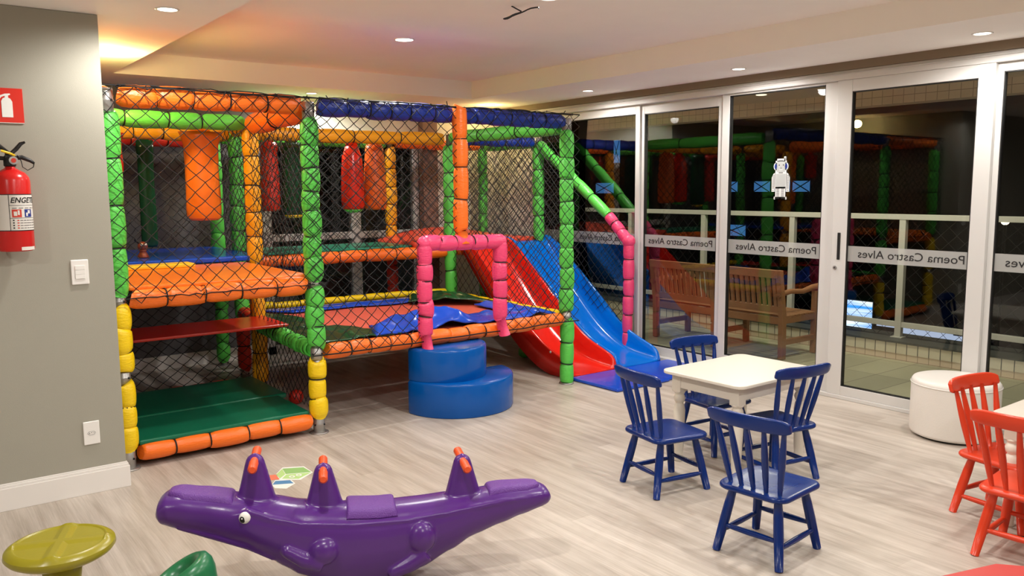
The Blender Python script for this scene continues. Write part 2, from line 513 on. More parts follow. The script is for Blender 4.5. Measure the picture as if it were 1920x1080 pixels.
TXT = text_mesh('Poema Castro Alves', .082, 'ink', .0005)
xs = [v.co.x for v in TXT.vertices]
TW = max(xs) - min(xs)
def panel(name, label, cat, y0, y1, x, zb, zt, ya, yb, tc, tw=.745):
    """glazed panel: opening y0..y1, frame reaching ya..yb; tc = centre of the lettering"""
    root = empty(name, (x, (y0 + y1) / 2, 0), label=label, cat=cat, kind=S)
    off = Vector((-x, -(y0 + y1) / 2, 0))
    f = MB()
    f.box((x - .022, ya, .03), (x + .022, y0, 2.345), 'alu')
    f.box((x - .022, y1, .03), (x + .022, yb, 2.345), 'alu')
    f.box((x - .022, y0, zt), (x + .022, y1, 2.345), 'alu')
    f.box((x - .022, y0, .03), (x + .022, y1, zb), 'alu')
    fo = f.build('window_frame', root, bevel=.003); fo.location = off
    g = MB()
    for a, b in [((y0, zb), (y0 + .006, zt)), ((y1 - .006, zb), (y1, zt)), ((y0, zb), (y1, zb + .006)), ((y0, zt - .006), (y1, zt))]:
        g.box((x - .018, a[0], a[1]), (x + .018, b[0], b[1]), 'alu_dark')
    go = g.build('gasket', root); go.location = off
    p = MB().box((x - .003, y0, zb), (x + .003, y1, zt), 'glass').build('pane', root); p.location = off
    fr = MB().box((x - .0042, y0 + .004, 1.036), (x - .0034, y1 - .004, 1.15), 'frost').build('frosted_band', root); fr.location = off
    # reads from the balcony side, so it is mirrored from the room
    t = place_mesh(TXT, 'lettering', fr, Vector((x - .0050, tc, 1.094)), (PI / 2, 0, PI / 2), (tw / TW, 1, 1))
    return root, off

panel('window_1', 'glazed panel beside the pink railing post', 'window', 5.514, 6.90, 5.655, .11, 2.265, 5.46, 6.98, 5.93)
panel('window_2', 'glazed panel in front of the left half of the bench', 'window', 4.566, 5.42, 5.675, .11, 2.26, 4.50, 5.46, 4.99)
rC, oC = panel('window_3', 'glazed panel carrying the robot sticker', 'window', 3.553, 4.426, 5.64, .16, 2.33, 3.44, 4.50, 3.967)
rD, oD = panel('door_1', 'white sliding door with a black pull slot', 'door', 2.467, 3.325, 5.615, .10, 2.26, 2.365, 3.44, 2.865)
panel('window_4', 'glazed panel behind the white pouf at the right edge', 'window', 1.42, 2.33, 5.65, .10, 2.29, 1.33, 2.365, 1.885)
panel('window_6', 'glazed panel beyond the right edge of view', 'window', .42, 1.25, 5.62, .10, 2.29, .33, 1.33, .85)
panel('window_7', 'last glazed panel of the long glass wall', 'window', -2.9, .25, 5.64, .10, 2.29, -3.0, .33, -1.2)
# door pull and lock
d = MB()
d.box((5.588, 3.371, 1.045), (5.594, 3.395, 1.245), 'black')
o = d.build('pull_slot', rD, bevel=.0055, bseg=3); o.location = oD; tag(o, 'black slot handle')
d = MB().tube([(5.583, 3.405, .985), (5.594, 3.405, .985)], .014, 'steel', 16).tube([(5.581, 3.405, .985), (5.584, 3.405, .985)], .005, 'black', 8)
o = d.build('lock_cylinder', rD); o.location = oD

# robot sticker on the glass (faces the room), made of thin film layers
def robot():
    X = 5.6355
    def pl(poly, m, lay):
        return MB().prism(poly, 0, .0004, m, lambda a, b, c: (X - .0005 * lay - c, 3.929 - a, 1.485 + b))
    b = MB()
    def add(poly, m, lay):
        b.add(*(lambda q: (q.v, q.f))(pl(poly, m, lay)), m, False)
    def rect(x0, y0, x1, y1, m, lay):
        add([(x0, y0), (x1, y0), (x1, y1), (x0, y1)], m, lay)
    def rnd(cx, cy, rx, ry, m, lay, n=20):
        add([(cx + rx * math.cos(2 * PI * i / n), cy + ry * math.sin(2 * PI * i / n)) for i in range(n)], m, lay)
    # white outline
    rect(-.050, .205, .050, .302, 'film_white', 0); rect(-.036, .295, .040, .318, 'film_white', 0)
    rect(.026, .30, .044, .334, 'film_white', 0)
    rnd(-.045, .258, .022, .030, 'film_white', 0); rnd(.045, .258, .022, .030, 'film_white', 0)
    rect(-.055, .085, .055, .205, 'film_white', 0)
    add([(-.080, .060), (-.052, .060), (-.050, .21), (-.068, .20), (-.082, .17)], 'film_white', 0)
    add([(.080, .060), (.082, .17), (.068, .20), (.050, .21), (.052, .060)], 'film_white', 0)
    rect(-.046, .0, .046, .10, 'film_white', 0); rect(-.058, .0, .058, .020, 'film_white', 0)
    # grey body panels
    g = 'film_grey'
    rect(-.038, .214, .038, .294, g, 1); rect(-.046, .098, .046, .200, g, 1); rect(-.024, .296, .016, .306, 'film_line', 1)
    rect(.032, .30, .038, .328, 'film_line', 1)
    rnd(-.047, .258, .012, .021, 'ink_blue', 1); rnd(.047, .258, .012, .021, 'ink_blue', 1)
    rect(-.020, .205, .020, .211, 'film_line', 1)
    rnd(-.016, .268, .005, .005, 'ink', 2, 10); rnd(.022, .268, .005, .005, 'ink', 2, 10); rnd(.001, .245, .004, .006, 'film_line', 2, 8)
    rect(-.014, .229, .016, .234, 'film_white', 2)
    for i in range(13):
        z = .085 + i * .0085
        for sx in (-1, 1):
            a0, a1 = sorted((sx * .059, sx * .075))
            rect(a0, z, a1, z + .0035, 'film_line', 1)
    for i in range(8):
        z = .024 + i * .0085
        rect(-.036, z, -.010, z + .0035, 'film_line', 1); rect(.008, z, .034, z + .0035, 'film_line', 1)
    rect(-.050, .006, -.008, .013, 'ink', 1); rect(.008, .006, .050, .013, 'ink', 1)
    for sx in (-1, 1):
        add([(sx * .060, .064), (sx * .067, .078), (sx * .074, .064), (sx * .067, .071)][::sx], 'ink', 1)
    return b
o = robot().build('robot_sticker', rC); o.location = oC
tag(o, 'white and grey robot sticker with blue ears')

# ------------------------------------------------------------------ ceiling lamps
proto_n = 0
lamp_places = {0: 'amber downlight in the rear right corner over the slides', 1: 'ceiling downlight above the pink railing, by the glass',
    2: 'ceiling downlight above the bench panel, by the glass', 3: 'ceiling downlight near the upper right corner, by the glass',
    4: 'ceiling downlight by the glass beyond the right edge', 5: 'downlight just above the front middle post of the play frame',
    6: 'yellow glowing downlight beside the grey wall corner', 7: 'downlight on the left ceiling border near the top edge',
    8: 'larger bright downlight in the raised ceiling above the play frame', 9: 'downlight cut by the top edge of the picture',
    10: 'raised-ceiling downlight over the tables', 11: 'raised-ceiling downlight farthest from the play frame',
    12: 'left border downlight behind the camera', 13: 'left border downlight near the end wall', 14: 'downlight nearest the far side wall'}
for i, (x, y, z, c, k) in enumerate(LAMPS):
    warm = c is WARM
    root = empty('ceiling_lamp', (x, y, z), label=lamp_places[i], cat='ceiling lamp', group='recessed ceiling downlights')
    r = .062 if z > 2.5 else .045
    MB().lathe([(r + .012, .001), (r + .012, -.004), (r + .006, -.006), (r, -.004), (r, .001)], 'white', caps=False).build('trim_ring', root)
    MB().lathe([(.0005, -.002), (r, -.002)], 'lamp_warm' if warm else 'lamp', caps=False).build('diffuser', root)
    ld = bpy.data.lights.new('lamp_light', 'POINT' if warm else 'SPOT')
    ld.energy = LAMP_W * k * PI
    ld.color = c
    if not warm:
        ld.spot_size = math.radians(174)
        ld.spot_blend = .55
    ld.shadow_soft_size = .05
    lo = bpy.data.objects.new('lamp_light', ld)
    COL.objects.link(lo)
    lo.parent = root
    lo.location = (0, 0, -.09 if warm else -.02)

# loop of cable by the top edge
pts = [(3.0 + .05 * math.cos(t) * (1 + .2 * math.sin(3 * t)), 3.92 + .09 * math.sin(t * .5) - .02 * t, 2.62 - .035 + .025 * math.cos(t)) for t in [i * .35 for i in range(24)]]
tag(MB().tube([(3.0, 3.95, 2.64)] + pts, .004, 'black', 6).build('cable'), 'thin black cable curling down from the ceiling at top edge', 'cable')

# ------------------------------------------------------------------ things on the grey wall
root = empty('fire_extinguisher', (.488, 4.595, 1.30), label='red fire extinguisher with a paper label on the grey wall', cat='fire extinguisher')
R = .079
MB().lathe([(.001, 0), (R - .012, 0), (R - .004, .004), (R, .014), (R, .335), (R - .004, .352), (R - .018, .372), (R - .045, .388), (.022, .396), (.02, .41)], 'ext_red', seg=40).build('tank', root)
lab = MB()
def arc(r, z0, z1, a0, a1, m, mb, n=24):
    for i in range(n):
        p = a0 + (a1 - a0) * i / n; q = a0 + (a1 - a0) * (i + 1) / n
        mb.add([(r * math.cos(p), r * math.sin(p), z0), (r * math.cos(q), r * math.sin(q), z0), (r * math.cos(q), r * math.sin(q), z1), (r * math.cos(p), r * math.sin(p), z1)], [(0, 1, 2, 3)], m)
dg = math.radians
arc(R + .0006, .098, .272, dg(-200), dg(25), 'paper', lab, 40)
arc(R + .0010, .268, .272, dg(-200), dg(25), 'ink', lab, 40)
arc(R + .0010, .098, .102, dg(-200), dg(25), 'ink', lab, 40)
arc(R + .0010, .098, .272, dg(-109), dg(-107), 'ink', lab, 2)
arc(R + .0010, .218, .220, dg(-107), dg(25), 'ink', lab)
arc(R + .0010, .158, .160, dg(-107), dg(25), 'ink', lab)
arc(R + .0012, .163, .200, dg(-101), dg(-72), 'ink_red', lab, 6)
arc(R + .0012, .163, .200, dg(-62), dg(-33), 'ink_blue', lab, 6)
arc(R + .0014, .170, .190, dg(-96), dg(-86), 'paper', lab, 3)
arc(R + .0014, .174, .196, dg(-84), dg(-78), 'paper', lab, 3)
arc(R + .0014, .168, .184, dg(-57), dg(-50), 'paper', lab, 3)
arc(R + .0014, .180, .196, dg(-50), dg(-40), 'paper', lab, 3)
for i in range(4):
    z = .146 - i * .012
    arc(R + .0012, z, z + .006, dg(-100), dg(-95), 'ink', lab, 2)
    arc(R + .0012, z, z + .005, dg(-87), dg(-81), 'ink_red', lab, 2)
    for j in range(7):
        arc(R + .0012, z, z + .004, dg(-78 + j * 11), dg(-69 + j * 11 + (i * j) % 3), 'ink_grey', lab, 3)
for j in range(5):
    arc(R + .0012, .204, .208, dg(-100 + j * 20), dg(-86 + j * 20), 'ink_grey', lab, 3)
arc(R + .0008, .006, .022, dg(-80), dg(-25), 'paper', lab, 8)
lb_o = lab.build('paper_label', root)
me = text_mesh('ENGETEC', .036, 'ink', .0003, 'maker_name', 1.02, .25, .0006)
x0 = min(v.co.x for v in me.vertices)
for v in me.vertices:
    a = dg(-103) + (v.co.x - x0) / R * .93
    r = R + .0016 + v.co.z
    v.co = Vector((r * math.cos(a), r * math.sin(a), .242 + v.co.y))
place_mesh(me, 'maker_name', lb_o, (0, 0, 0), (0, 0, 0))
MB().lathe([(.02, .40), (.026, .405), (.026, .44), (.018, .45), (.018, .465)], 'black', seg=20).box((-.02, -.018, .42), (.02, .018, .455), 'black').build('valve', root, bevel=.003)
MB().tube([(.012, -.03, .43), (.012, -.042, .43)], .019, 'steel', 20).tube([(.012, -.043, .43), (.012, -.044, .43)], .011, 'ink_red', 16).build('pressure_gauge', root)
MB().tube([(.01, -.006, .44), (.05, -.012, .446), (.085, -.012, .43), (.10, -.012, .418)], [.010, .011, .009, .006], 'black', 10).build('carry_handle', root)
MB().tube([(.0, -.006, .455), (.03, -.012, .485), (.05, -.012, .51), (.068, -.012, .518)], [.009, .010, .009, .005], 'black', 10).build('squeeze_lever', root)
MB().tube([(-.02, 0, .44), (-.06, 0, .443), (-.14, 0, .44), (-.22, .01, .40), (-.24, .02, .30), (-.2, .03, .15)], .010, 'black', 10).build('hose', root)
MB().tube([(.0, -.01, .46), (-.05, -.01, .51), (-.11, 0, .56), (-.18, .02, .60)], [.010, .009, .009, .009], 'black', 10).build('hose_pipe', root)
MB().tube([(.03, -.02, .455), (.045, -.02, .43), (.05, -.02, .40), (.07, -.02, .385), (.095, -.015, .40), (.10, -.012, .42)], .0022, 'black', 6).build('retaining_strap', root)
MB().tube([(-.035, -.03, .475), (.0, -.034, .463), (.02, -.03, .452)], .006, 'v_yellow', 6).build('safety_seal', root)
MB().box((-.03, .06, .25), (.03, .10, .30), 'steel').build('wall_bracket', root)

sg = empty('fire_sign', (.49, 4.684, 1.995), label='red square sign with white extinguisher pictogram on grey wall', cat='sign')
MB().box((-.083, 0, -.083), (.083, .006, .083), 'sign_red').box((-.083, -.0006, -.083), (.083, 0, -.080), 'paper').build('plate', sg)
pg = MB()
xf = lambda a, b, c: (a, -.0008 - c, b)
pg.prism([(-.020, -.055), (.026, -.055), (.026, .020), (.018, .034), (.010, .038), (.010, .048), (.020, .052), (.018, .058), (-.004, .056), (-.022, .048), (-.036, .026), (-.030, .024), (-.018, .040), (-.004, .046), (-.004, .038), (-.013, .034), (-.020, .020)][::-1], 0, .0004, 'd_white', xf)
o = pg.build('extinguisher_symbol', sg)
o.location = (.012, 0, 0)

sw = empty('light_switch', (.77, 4.69, 1.172), label='white three-rocker light switch on the grey wall', cat='light switch')
MB().box((-.041, -.009, -.064), (.041, 0, .064), 'white').build('cover_plate', sw, bevel=.006, bseg=3)
for k in range(3):
    MB().box((-.023, -.013, -.034 + k * .023), (.023, -.009, -.012 + k * .023), 'white').build('rocker', sw, bevel=.001)
so = empty('power_socket', (.772, 4.69, .324), label='white power socket low on the grey wall above the baseboard', cat='power socket')
MB().box((-.039, -.009, -.062), (.039, 0, .062), 'white').build('cover_plate', so, bevel=.006, bseg=3)
q = MB().prism([(-.020, 0), (-.012, -.009), (.012, -.009), (.020, 0), (.012, .009), (-.012, .009)], 0, .0012, 'ink_grey', lambda a, b, c: (a, -.0092 - c, b))
q.prism([(-.018, 0), (-.011, -.0075), (.011, -.0075), (.018, 0), (.011, .0075), (-.011, .0075)], 0, .0012, 'white', lambda a, b, c: (a, -.0098 - c, b))
for px in (-.010, 0, .010):
    q.tube([(px, -.011, .002 if px == 0 else 0), (px, -.0116, .002 if px == 0 else 0)], .0022, 'black', 8)
q.build('outlet_face', so)

# ------------------------------------------------------------------ the soft play frame
PF = empty('play_frame', (1.0, 4.97, 0), label='large indoor play frame of foam-wrapped coloured tubes, nets and raised decks', cat='play structure')
PO = Vector((-1.0, -4.97, 0))
def pf(mb, name, parent=None, **k):
    o = mb.build(name, parent or PF, **k)
    if parent is None:
        o.location = PO
    return o

def foam(mb, p0, p1, colour, r=.058, seglen=.17, jit=.12, pinch=.82, sides=14, ties=True, sag=0.0):
    p0 = Vector(p0); p1 = Vector(p1)
    Ln = (p1 - p0).length
    n = max(1, round(Ln / seglen))
    cuts = [0] + sorted((i + random.uniform(-jit, jit)) / n for i in range(1, n)) + [1]
    pts, rad = [], []
    ax = (p1 - p0).normalized()
    up = Vector((0, 0, 1)) if abs(ax.z) < .9 else Vector((1, 0, 0))
    a = ax.cross(up).normalized(); b = ax.cross(a)
    for i in range(n):
        rr = r * random.uniform(.95, 1.06)
        ox = a * random.uniform(-.004, .004) + b * random.uniform(-.004, .004)
        prof = [(0.0, pinch), (.04, .90), (.14, .985), (.3, 1.02), (.5, 1.03), (.7, 1.02), (.86, .985), (.96, .90), (1.0, pinch)]
        for j, (t, k) in enumerate(prof):
            if i > 0 and j == 0:
                continue
            u = cuts[i] + (cuts[i + 1] - cuts[i]) * t
            p = p0.lerp(p1, u) + (ox if 0 < j < 8 else Vector())
            p.z -= sag * 4 * u * (1 - u)
            pts.append(p); rad.append(rr * k if 0 < j < 8 else r * pinch)
    if isinstance(colour, str):
        mb.tube(pts, rad, colour, sides)
    if ties:
        for c in cuts[1:-1]:
            q = p0.lerp(p1, c); q.z -= sag * 4 * c * (1 - c)
            tl = ax + (a * random.uniform(-.08, .08) + b * random.uniform(-.08, .08))
            mb.tube([q - tl * .0038, q + tl * .0038], [r * (pinch + .12)] * 2, 'tie', sides)

def metal_joint(mb, x, y, z0, z1, foot=False):
    mb.lathe([(.034, z0), (.038, z0 + .004), (.038, z0 + (z1 - z0) * .45), (.041, z0 + (z1 - z0) * .5), (.038, z0 + (z1 - z0) * .55), (.038, z1 - .004), (.034, z1)], 'steel', (x, y, 0), 20)
    for a in (0, 90, 180, 270):
        w = dg(a - 60)
        zc = (z0 + z1) / 2
        mb.tube([(x + .036 * math.cos(w), y + .036 * math.sin(w), zc), (x + .044 * math.cos(w), y + .044 * math.sin(w), zc)], .006, 'black', 8)
    if foot:
        mb.lathe([(.060, .0), (.062, .003), (.060, .008), (.040, .010)], 'steel', (x, y, 0), 24)

def post(x, y, parts, joints, lean=(0, 0), foot=True, r=.058, sl=.16):
    """parts: (z0, z1, colour); joints: (z0, z1)"""
    L = lambda z: (x + lean[0] * z, y + lean[1] * z)
    core = MB()
    core.tube([(*L(0.0), .005), (*L(2.1), 2.1)], .026, 'steel', 12)
    for z0, z1 in joints:
        metal_joint(core, *L((z0 + z1) / 2), z0, z1, foot and z0 < .02)
    root = pf(core, 'post')
    for z0, z1, c in parts:
        mb = MB()
        foam(mb, (*L(z0), z0), (*L(z1), z1), c, r, sl if not isinstance(sl, dict) else sl.get(c, .16))
        o = mb.build('foam_sleeve', root)
    return root

def beam(p0, p1, c, r=.056, sl=.17, **k):
    mb = MB()
    foam(mb, p0, p1, c, r, sl, **k)
    return pf(mb, 'beam')

A1, B1, C1 = (1.0, 4.97), (2.16, 4.96), (4.33, 4.99)
A2, B2 = (1.0, 6.22), (2.24, 6.22)
A3, B3, C3, E3 = (1.0, 6.85), (2.33, 6.85), (4.34, 6.72), (5.41, 6.68)
A4, B4, D4, E4 = (1.0, 7.48), (2.36, 7.48), (4.12, 7.48), (5.27, 7.48)
post(*A1, [(.13, .50, 'f_yellow'), (.57, .93, 'f_yellow'), (1.01, 2.01, 'f_green')], [(0, .13), (.50, .57), (.93, 1.01), (2.01, 2.14)], sl={'f_green': .25, 'f_yellow': .13})
post(*B1, [(.12, .49, 'f_yellow'), (.57, .955, 'f_green'), (1.02, 2.01, 'f_green')], [(0, .12), (.49, .57), (.955, 1.02), (2.01, 2.13)], sl=.135)
post(*C1, [(.0, .52, 'f_green'), (.59, 2.02, 'f_green')], [(0, .01), (.52, .59), (2.02, 2.13)], sl=.19)
post(*A2, [(.13, .9, 'f_yellow'), (.95, 2.02, 'f_green')], [(0, .13), (2.02, 2.13)])
post(*B2, [(.1, 1.0, 'f_amber'), (1.03, 2.03, 'f_amber')], [(0, .1)], sl=.2)
post(*A3, [(.1, 2.0, 'f_green')], [(0, .1)])
post(*B3, [(.08, .5, 'f_red'), (.52, 2.03, 'f_green')], [(0, .08)], sl=.2)
post(*C3, [(.05, .55, 'f_green'), (.58, 2.0, 'f_green')], [(0, .05)], sl=.24)
post(*E3, [(.05, 1.0, 'f_green'), (1.06, 2.0, 'f_green')], [(0, .05), (2.0, 2.1)], sl=.24)
post(*B4, [(.05, 2.0, 'f_green')], [(0, .05)])
post(*D4, [(.05, .98, 'f_red'), (1.04, 2.0, 'f_amber')], [(0, .05)], sl=.2)
post(*E4, [(.05, 1.0, 'f_green'), (1.1, 2.0, 'f_green')], [(0, .05)], sl=.2, r=.05)

ZT = 2.105
def off(a, b, k=.065):
    a = Vector(a); b = Vector(b); d = (b - a).normalized() * k
    return a + d, b - d
def bm_(A, B, z, c, z2=None, **k):
    p, q = off((*A, z), (*B, z if z2 is None else z2))
    return beam(p, q, c, **k)
bm_(A1, B1, .085, 'f_orange', sl=.2, r=.05)
bm_(A1, B1, .975, 'f_orange', sl=.2, r=.056)
bm_(A1, B1, ZT, 'f_orange', sl=.19, r=.06)
bm_(B1, C1, ZT, 'f_blue', sl=.17, r=.06)
bm_(B1, C1, .535, 'f_orange', sl=.16, r=.052, sag=.006)
bm_(B1, B2, .545, 'f_green', sl=.07, r=.055)
bm_(B1, B2, ZT - .03, 'f_orange', sl=.6, r=.075)
bm_(A1, A2, ZT, 'f_orange', sl=.2)
bm_(A2, B2, ZT - .02, 'f_green', sl=.28, r=.06)
bm_(A1, A2, .975, 'f_orange')
bm_(A1, A2, .085, 'f_orange')
bm_(A2, B2, .09, 'f_red')
bm_(C1, C3, ZT - .04, 'f_green', sl=.5, r=.06)
bm_(C1, C3, .56, 'f_yellow', r=.035, sl=.2)
bm_(B3, C3, .60, 'f_yellow', r=.030, sl=.2)
bm_(B3, C3, ZT - .05, 'f_amber', sl=.5, r=.06)
bm_(B2, B3, .56, 'f_red', sl=.16)
bm_(B3, C3, .985, 'f_orange', sl=.26, r=.056)
bm_(C3, E3, .985, 'f_orange', sl=.26, r=.045)
bm_(C3, E3, ZT - .05, 'f_blue', sl=.2, r=.055)
bm_(A3, B3, ZT - .07, 'f_amber', sl=.25)
bm_(A4, B4, ZT - .09, 'f_red', sl=.3)
bm_(B2, B3, ZT - .04, 'f_amber', sl=.25)
bm_(B4, D4, ZT - .06, 'f_green', sl=.3, r=.05)
bm_(D4, E4, ZT - .06, 'f_orange', sl=.3, r=.05)
bm_(E3, E4, ZT - .06, 'f_green', sl=.3, r=.05)
bm_(B3, B4, .98, 'f_red', sl=.3)
bm_(A3, A4, .98, 'f_red', sl=.3)
bm_(B4, E4, .98, 'f_red', sl=.3)

# pink arch and orange divider post on the front
yF = 4.90
def chain(pts, c, r, name, sl=.16, tie=True):
    mb = MB()
    for a, b in zip(pts[:-1], pts[1:]):
        foam(mb, a, b, c, r, sl)
    for p in pts[1:-1]:
        mb.sphere(p, r * .96, c, 16, 10)
        mb.tube([Vector(p) - Vector((.003, 0, 0)), Vector(p) + Vector((.003, 0, 0))], r * .9, 'tie', 14)
    return pf(mb, name)
arch = chain([(2.95, yF, .56), (2.95, yF, 1.21), (3.60, yF, 1.20), (3.60, yF, .62)], 'f_pink', .054, 'entrance_arch', .135)
mb = MB()
mb.tube([(2.95, yF - .002, .575), (2.952, yF - .012, .50), (2.954, yF - .02, .455)], [.05, .056, .058], 'f_pink', 14, flat=.55)
mb.build('strap_end', arch); mb = MB()
mb.tube([(3.60, yF - .002, .63), (3.605, yF - .012, .56), (3.625, yF - .02, .495)], [.05, .054, .058], 'f_pink', 14, flat=.55)
mb.build('strap_end', arch)
mb = MB()
foam(mb, (3.265, yF + .005, 1.28), (3.265, yF + .005, 2.16), 'f_orange', .052, .215)
mb.tube([(3.265, yF + .005, 1.285), (3.265, yF + .003, 1.22), (3.265, yF - .005, 1.185)], [.043, .050, .060], 'f_orange', 14)
pf(mb, 'divider_post')

# side railing above the blue slide
rl = chain([(5.41, 6.66, 2.04), (5.445, 6.12, 1.64), (5.485, 5.72, 1.33)], 'f_green', .05, 'side_railing', .25)
mb = MB()
foam(mb, (5.485, 5.72, 1.33), (5.50, 5.47, 1.10), 'f_pink', .05, .13)
mb.sphere((5.50, 5.455, 1.09), .062, 'f_pink', 16, 10)
foam(mb, (5.50, 5.455, 1.08), (5.50, 5.455, .06), 'f_pink', .05, .17)
mb.lathe([(.05, 0), (.05, .01), (.03, .012), (.03, .06)], 'steel', (5.5, 5.455, 0), 20)
rl2 = mb.build('foam_sleeve', rl)
tag(rl2, 'pink lower end of the railing')

# decks and mats
def slab(poly, z0, z1, m, name, bevel=.012):
    return pf(MB().prism(poly, z0, z1, m), name, bevel=bevel, bseg=3)
def rect(x0, y0, x1, y1): return [(x0, y0), (x1, y0), (x1, y1), (x0, y1)]
slab(rect(1.06, 4.96, 2.10, 5.50), .125, .155, 'v_green', 'floor_mat')
slab(rect(1.06, 5.50, 2.16, 6.18), .125, .160, 'v_green', 'floor_mat')
slab(rect(1.03, 5.66, 2.26, 6.17), .605, .625, 'v_red', 'bench_board', .006)
slab(rect(1.06, 4.99, 2.14, 6.17), 1.02, 1.048, 'v_orange', 'orange_deck', .01)
slab(rect(1.04, 5.98, 1.72, 6.16), 1.048, 1.075, 'v_yellow', 'yellow_edge_mat', .008)
slab(rect(1.04, 6.2, 2.30, 7.50), 1.05, 1.09, 'v_blue', 'blue_deck', .01)
slab(rect(2.33, 6.78, 3.95, 7.44), 1.035, 1.06, 'v_teal', 'green_deck', .01)
def red_deck(u, v):
    x = 3.95 + (5.42 - 3.95) * u; y = 6.72 + .76 * v
    return (x, y, 1.065 + .10 * math.sin(PI * min(1, u * 1.05)) * v ** .6 + .02)
pf(MB().grid(red_deck, 24, 12, 'v_red2', .05), 'red_deck')

# trampoline
TR = pf(MB().prism([(2.28, 5.06), (4.26, 5.07), (4.27, 6.64), (2.36, 6.76)], .555, .565, 'tramp'), 'trampoline_bed')
def pad(p00, p10, p11, p01, m, name, zf, nu=40, nv=14, th=.01):
    P = [Vector((*p, 0)) for p in (p00, p10, p11, p01)]
    def fn(u, v):
        p = P[0].lerp(P[1], u).lerp(P[3].lerp(P[2], u), v)
        z, wx, wy = zf(u, v)
        return (p.x + wx, p.y + wy, z)
    o = MB().grid(fn, nu, nv, m, th).build(name, TR)
    return o
def wave(base, amp, fx, fy, seed, hump=0):
    def f(u, v):
        n = noise.noise(Vector((u * fx + seed, v * fy + seed * 3, seed)))
        n2 = noise.noise(Vector((u * fx * 2.7 + seed, v * fy * 2 + seed, 5)))
        z = base + max(0, amp * (n + .25) * math.sin(PI * min(1, v * .9 + .1)) + amp * .3 * n2) * max(0, math.sin(PI * u)) ** .45 + hump * math.sin(PI * u) * v
        return z, 0, .05 * n * v
    return f
pad((2.62, 5.01), (4.24, 5.02), (4.02, 5.42), (2.76, 5.40), 'v_blue', 'front_pad', wave(.59, .21, 4.2, 1.6, 3.3), 90, 26)
pad((2.40, 6.72), (4.00, 6.66), (3.92, 6.38), (2.62, 6.46), 'v_blue', 'rear_pad', wave(.585, .02, 5, 2, 8.2))
pad((4.24, 5.03), (4.27, 5.95), (4.02, 5.85), (3.98, 5.32), 'v_blue', 'side_pad', wave(.59, .05, 4, 2, 1.2))
pad((2.23, 5.03), (2.82, 5.01), (2.60, 5.60), (2.24, 5.75), 'v_green2', 'corner_pad', wave(.585, .05, 4, 3, 5.5), 36, 30)
pad((2.26, 5.72), (2.56, 5.55), (2.55, 6.30), (2.34, 6.78), 'v_green2', 'side_pad', wave(.58, .04, 3, 4, 6.5), 24, 36)
pad((4.28, 6.66), (3.86, 6.68), (3.62, 6.28), (4.24, 5.72), 'v_green2', 'corner_pad', wave(.60, .09, 3, 3, 2.5, .03), 36, 30)

# nets
def net(o, U, V, w, h, name='net', cw=.098, ch=.092, r=.0029, inside=None, jit=.006, bulge=0.02, edge=True, seed=0):
    """diamond mesh in the plane o + U*a + V*b"""
    rnd = random.Random(seed)
    o = Vector(o); U = Vector(U).normalized(); V = Vector(V).normalized(); N = U.cross(V)
    nu = int(round(w / cw)) * 2; nv = int(round(h / ch)) * 2
    mb = MB()
    k = mb.mi('net')
    grid = {}
    for i in range(nu + 1):
        for j in range(nv + 1):
            if (i + j) % 2:
                continue
            a = w * i / nu; b = h * j / nv
            e = 0 if i in (0, nu) or j in (0, nv) else 1
            a2 = a + rnd.uniform(-jit, jit) * e + .006 * e * noise.noise(Vector((a * 3, b * 3, seed)))
            b2 = b + rnd.uniform(-jit, jit) * e + .012 * e * noise.noise(Vector((a * 2, b * 2, seed + 9)))
            c = bulge * noise.noise(Vector((a * 1.5, b * 1.5, seed + 4))) * e
            grid[i, j] = (a, b, o + U * a2 + V * b2 + N * c)
    def seg(p, q, rr):
        d = (q - p)
        if d.length < 1e-5: return
        d.normalize()
        a = d.cross(N)
        if a.length < .1: a = d.cross(Vector((0, 0, 1)))
        a.normalize(); b = d.cross(a)
        s0 = len(mb.v)
        for e in (p - d * rr * .4, q + d * rr * .4):
            for t in (0, 1, 2):
                an = 2 * PI * t / 3
                mb.v.append(tuple(e + (a * math.cos(an) + b * math.sin(an)) * rr))
        for t in range(3):
            t2 = (t + 1) % 3
            mb.f.append([s0 + t, s0 + t2, s0 + 3 + t2, s0 + 3 + t]); mb.m.append(k); mb.smooth.append(True)
    for (i, j), (a, b, p) in grid.items():
        for di in (-1, 1):
            q = grid.get((i + di, j + 1))
            if q:
                am, bmm = (a + q[0]) / 2, (b + q[1]) / 2
                if inside is None or inside(am, bmm):
                    mid = (p + q[2]) / 2 + V * 0 + U * rnd.uniform(-.003, .003)
                    # knots pulled long: bend each strand a little so cells read as soft hexagons
                    k1 = p + (q[2] - p) * .5 + V * .0 + U * (.004 * di)
                    seg(p, k1, r); seg(k1, q[2], r)
                    
    if edge:
        cs = [o, o + U * w, o + U * w + V * h, o + V * h]
        for s in range(4):
            if edge is True or s in edge:
                n = 12
                pr = cs[s]
                for t in range(1, n + 1):
                    q = cs[s].lerp(cs[(s + 1) % 4], t / n) + V * (rnd.uniform(-.006, .006) if s % 2 == 0 and t < n else 0)
                    seg(pr, q, r * 1.9); pr = q
    return pf(mb, name)
X, Y, Z = (1, 0, 0), (0, 1, 0), (0, 0, 1)
net((.93, 4.895, 1.00), X, Z, 1.30, 1.15, seed=1, edge=(2,))
yn = 4.885
def arch_hole(a, b):
    x = 2.10 + a; z = .53 + b
    return not (2.97 < x < 3.59 and z < 1.18) and (z > .53 or True)
net((2.10, yn, .53), X, Z, 2.27, 1.62, inside=arch_hole, seed=2, edge=(0, 2), cw=.095, ch=.09)
net((1.03, 6.20, .12), X, Z, 1.16, .92, seed=3, cw=.10, ch=.08, edge=False)
net((2.19, 5.02, .12), Y, Z, 1.16, .88, seed=4, cw=.08, ch=.08, edge=False)
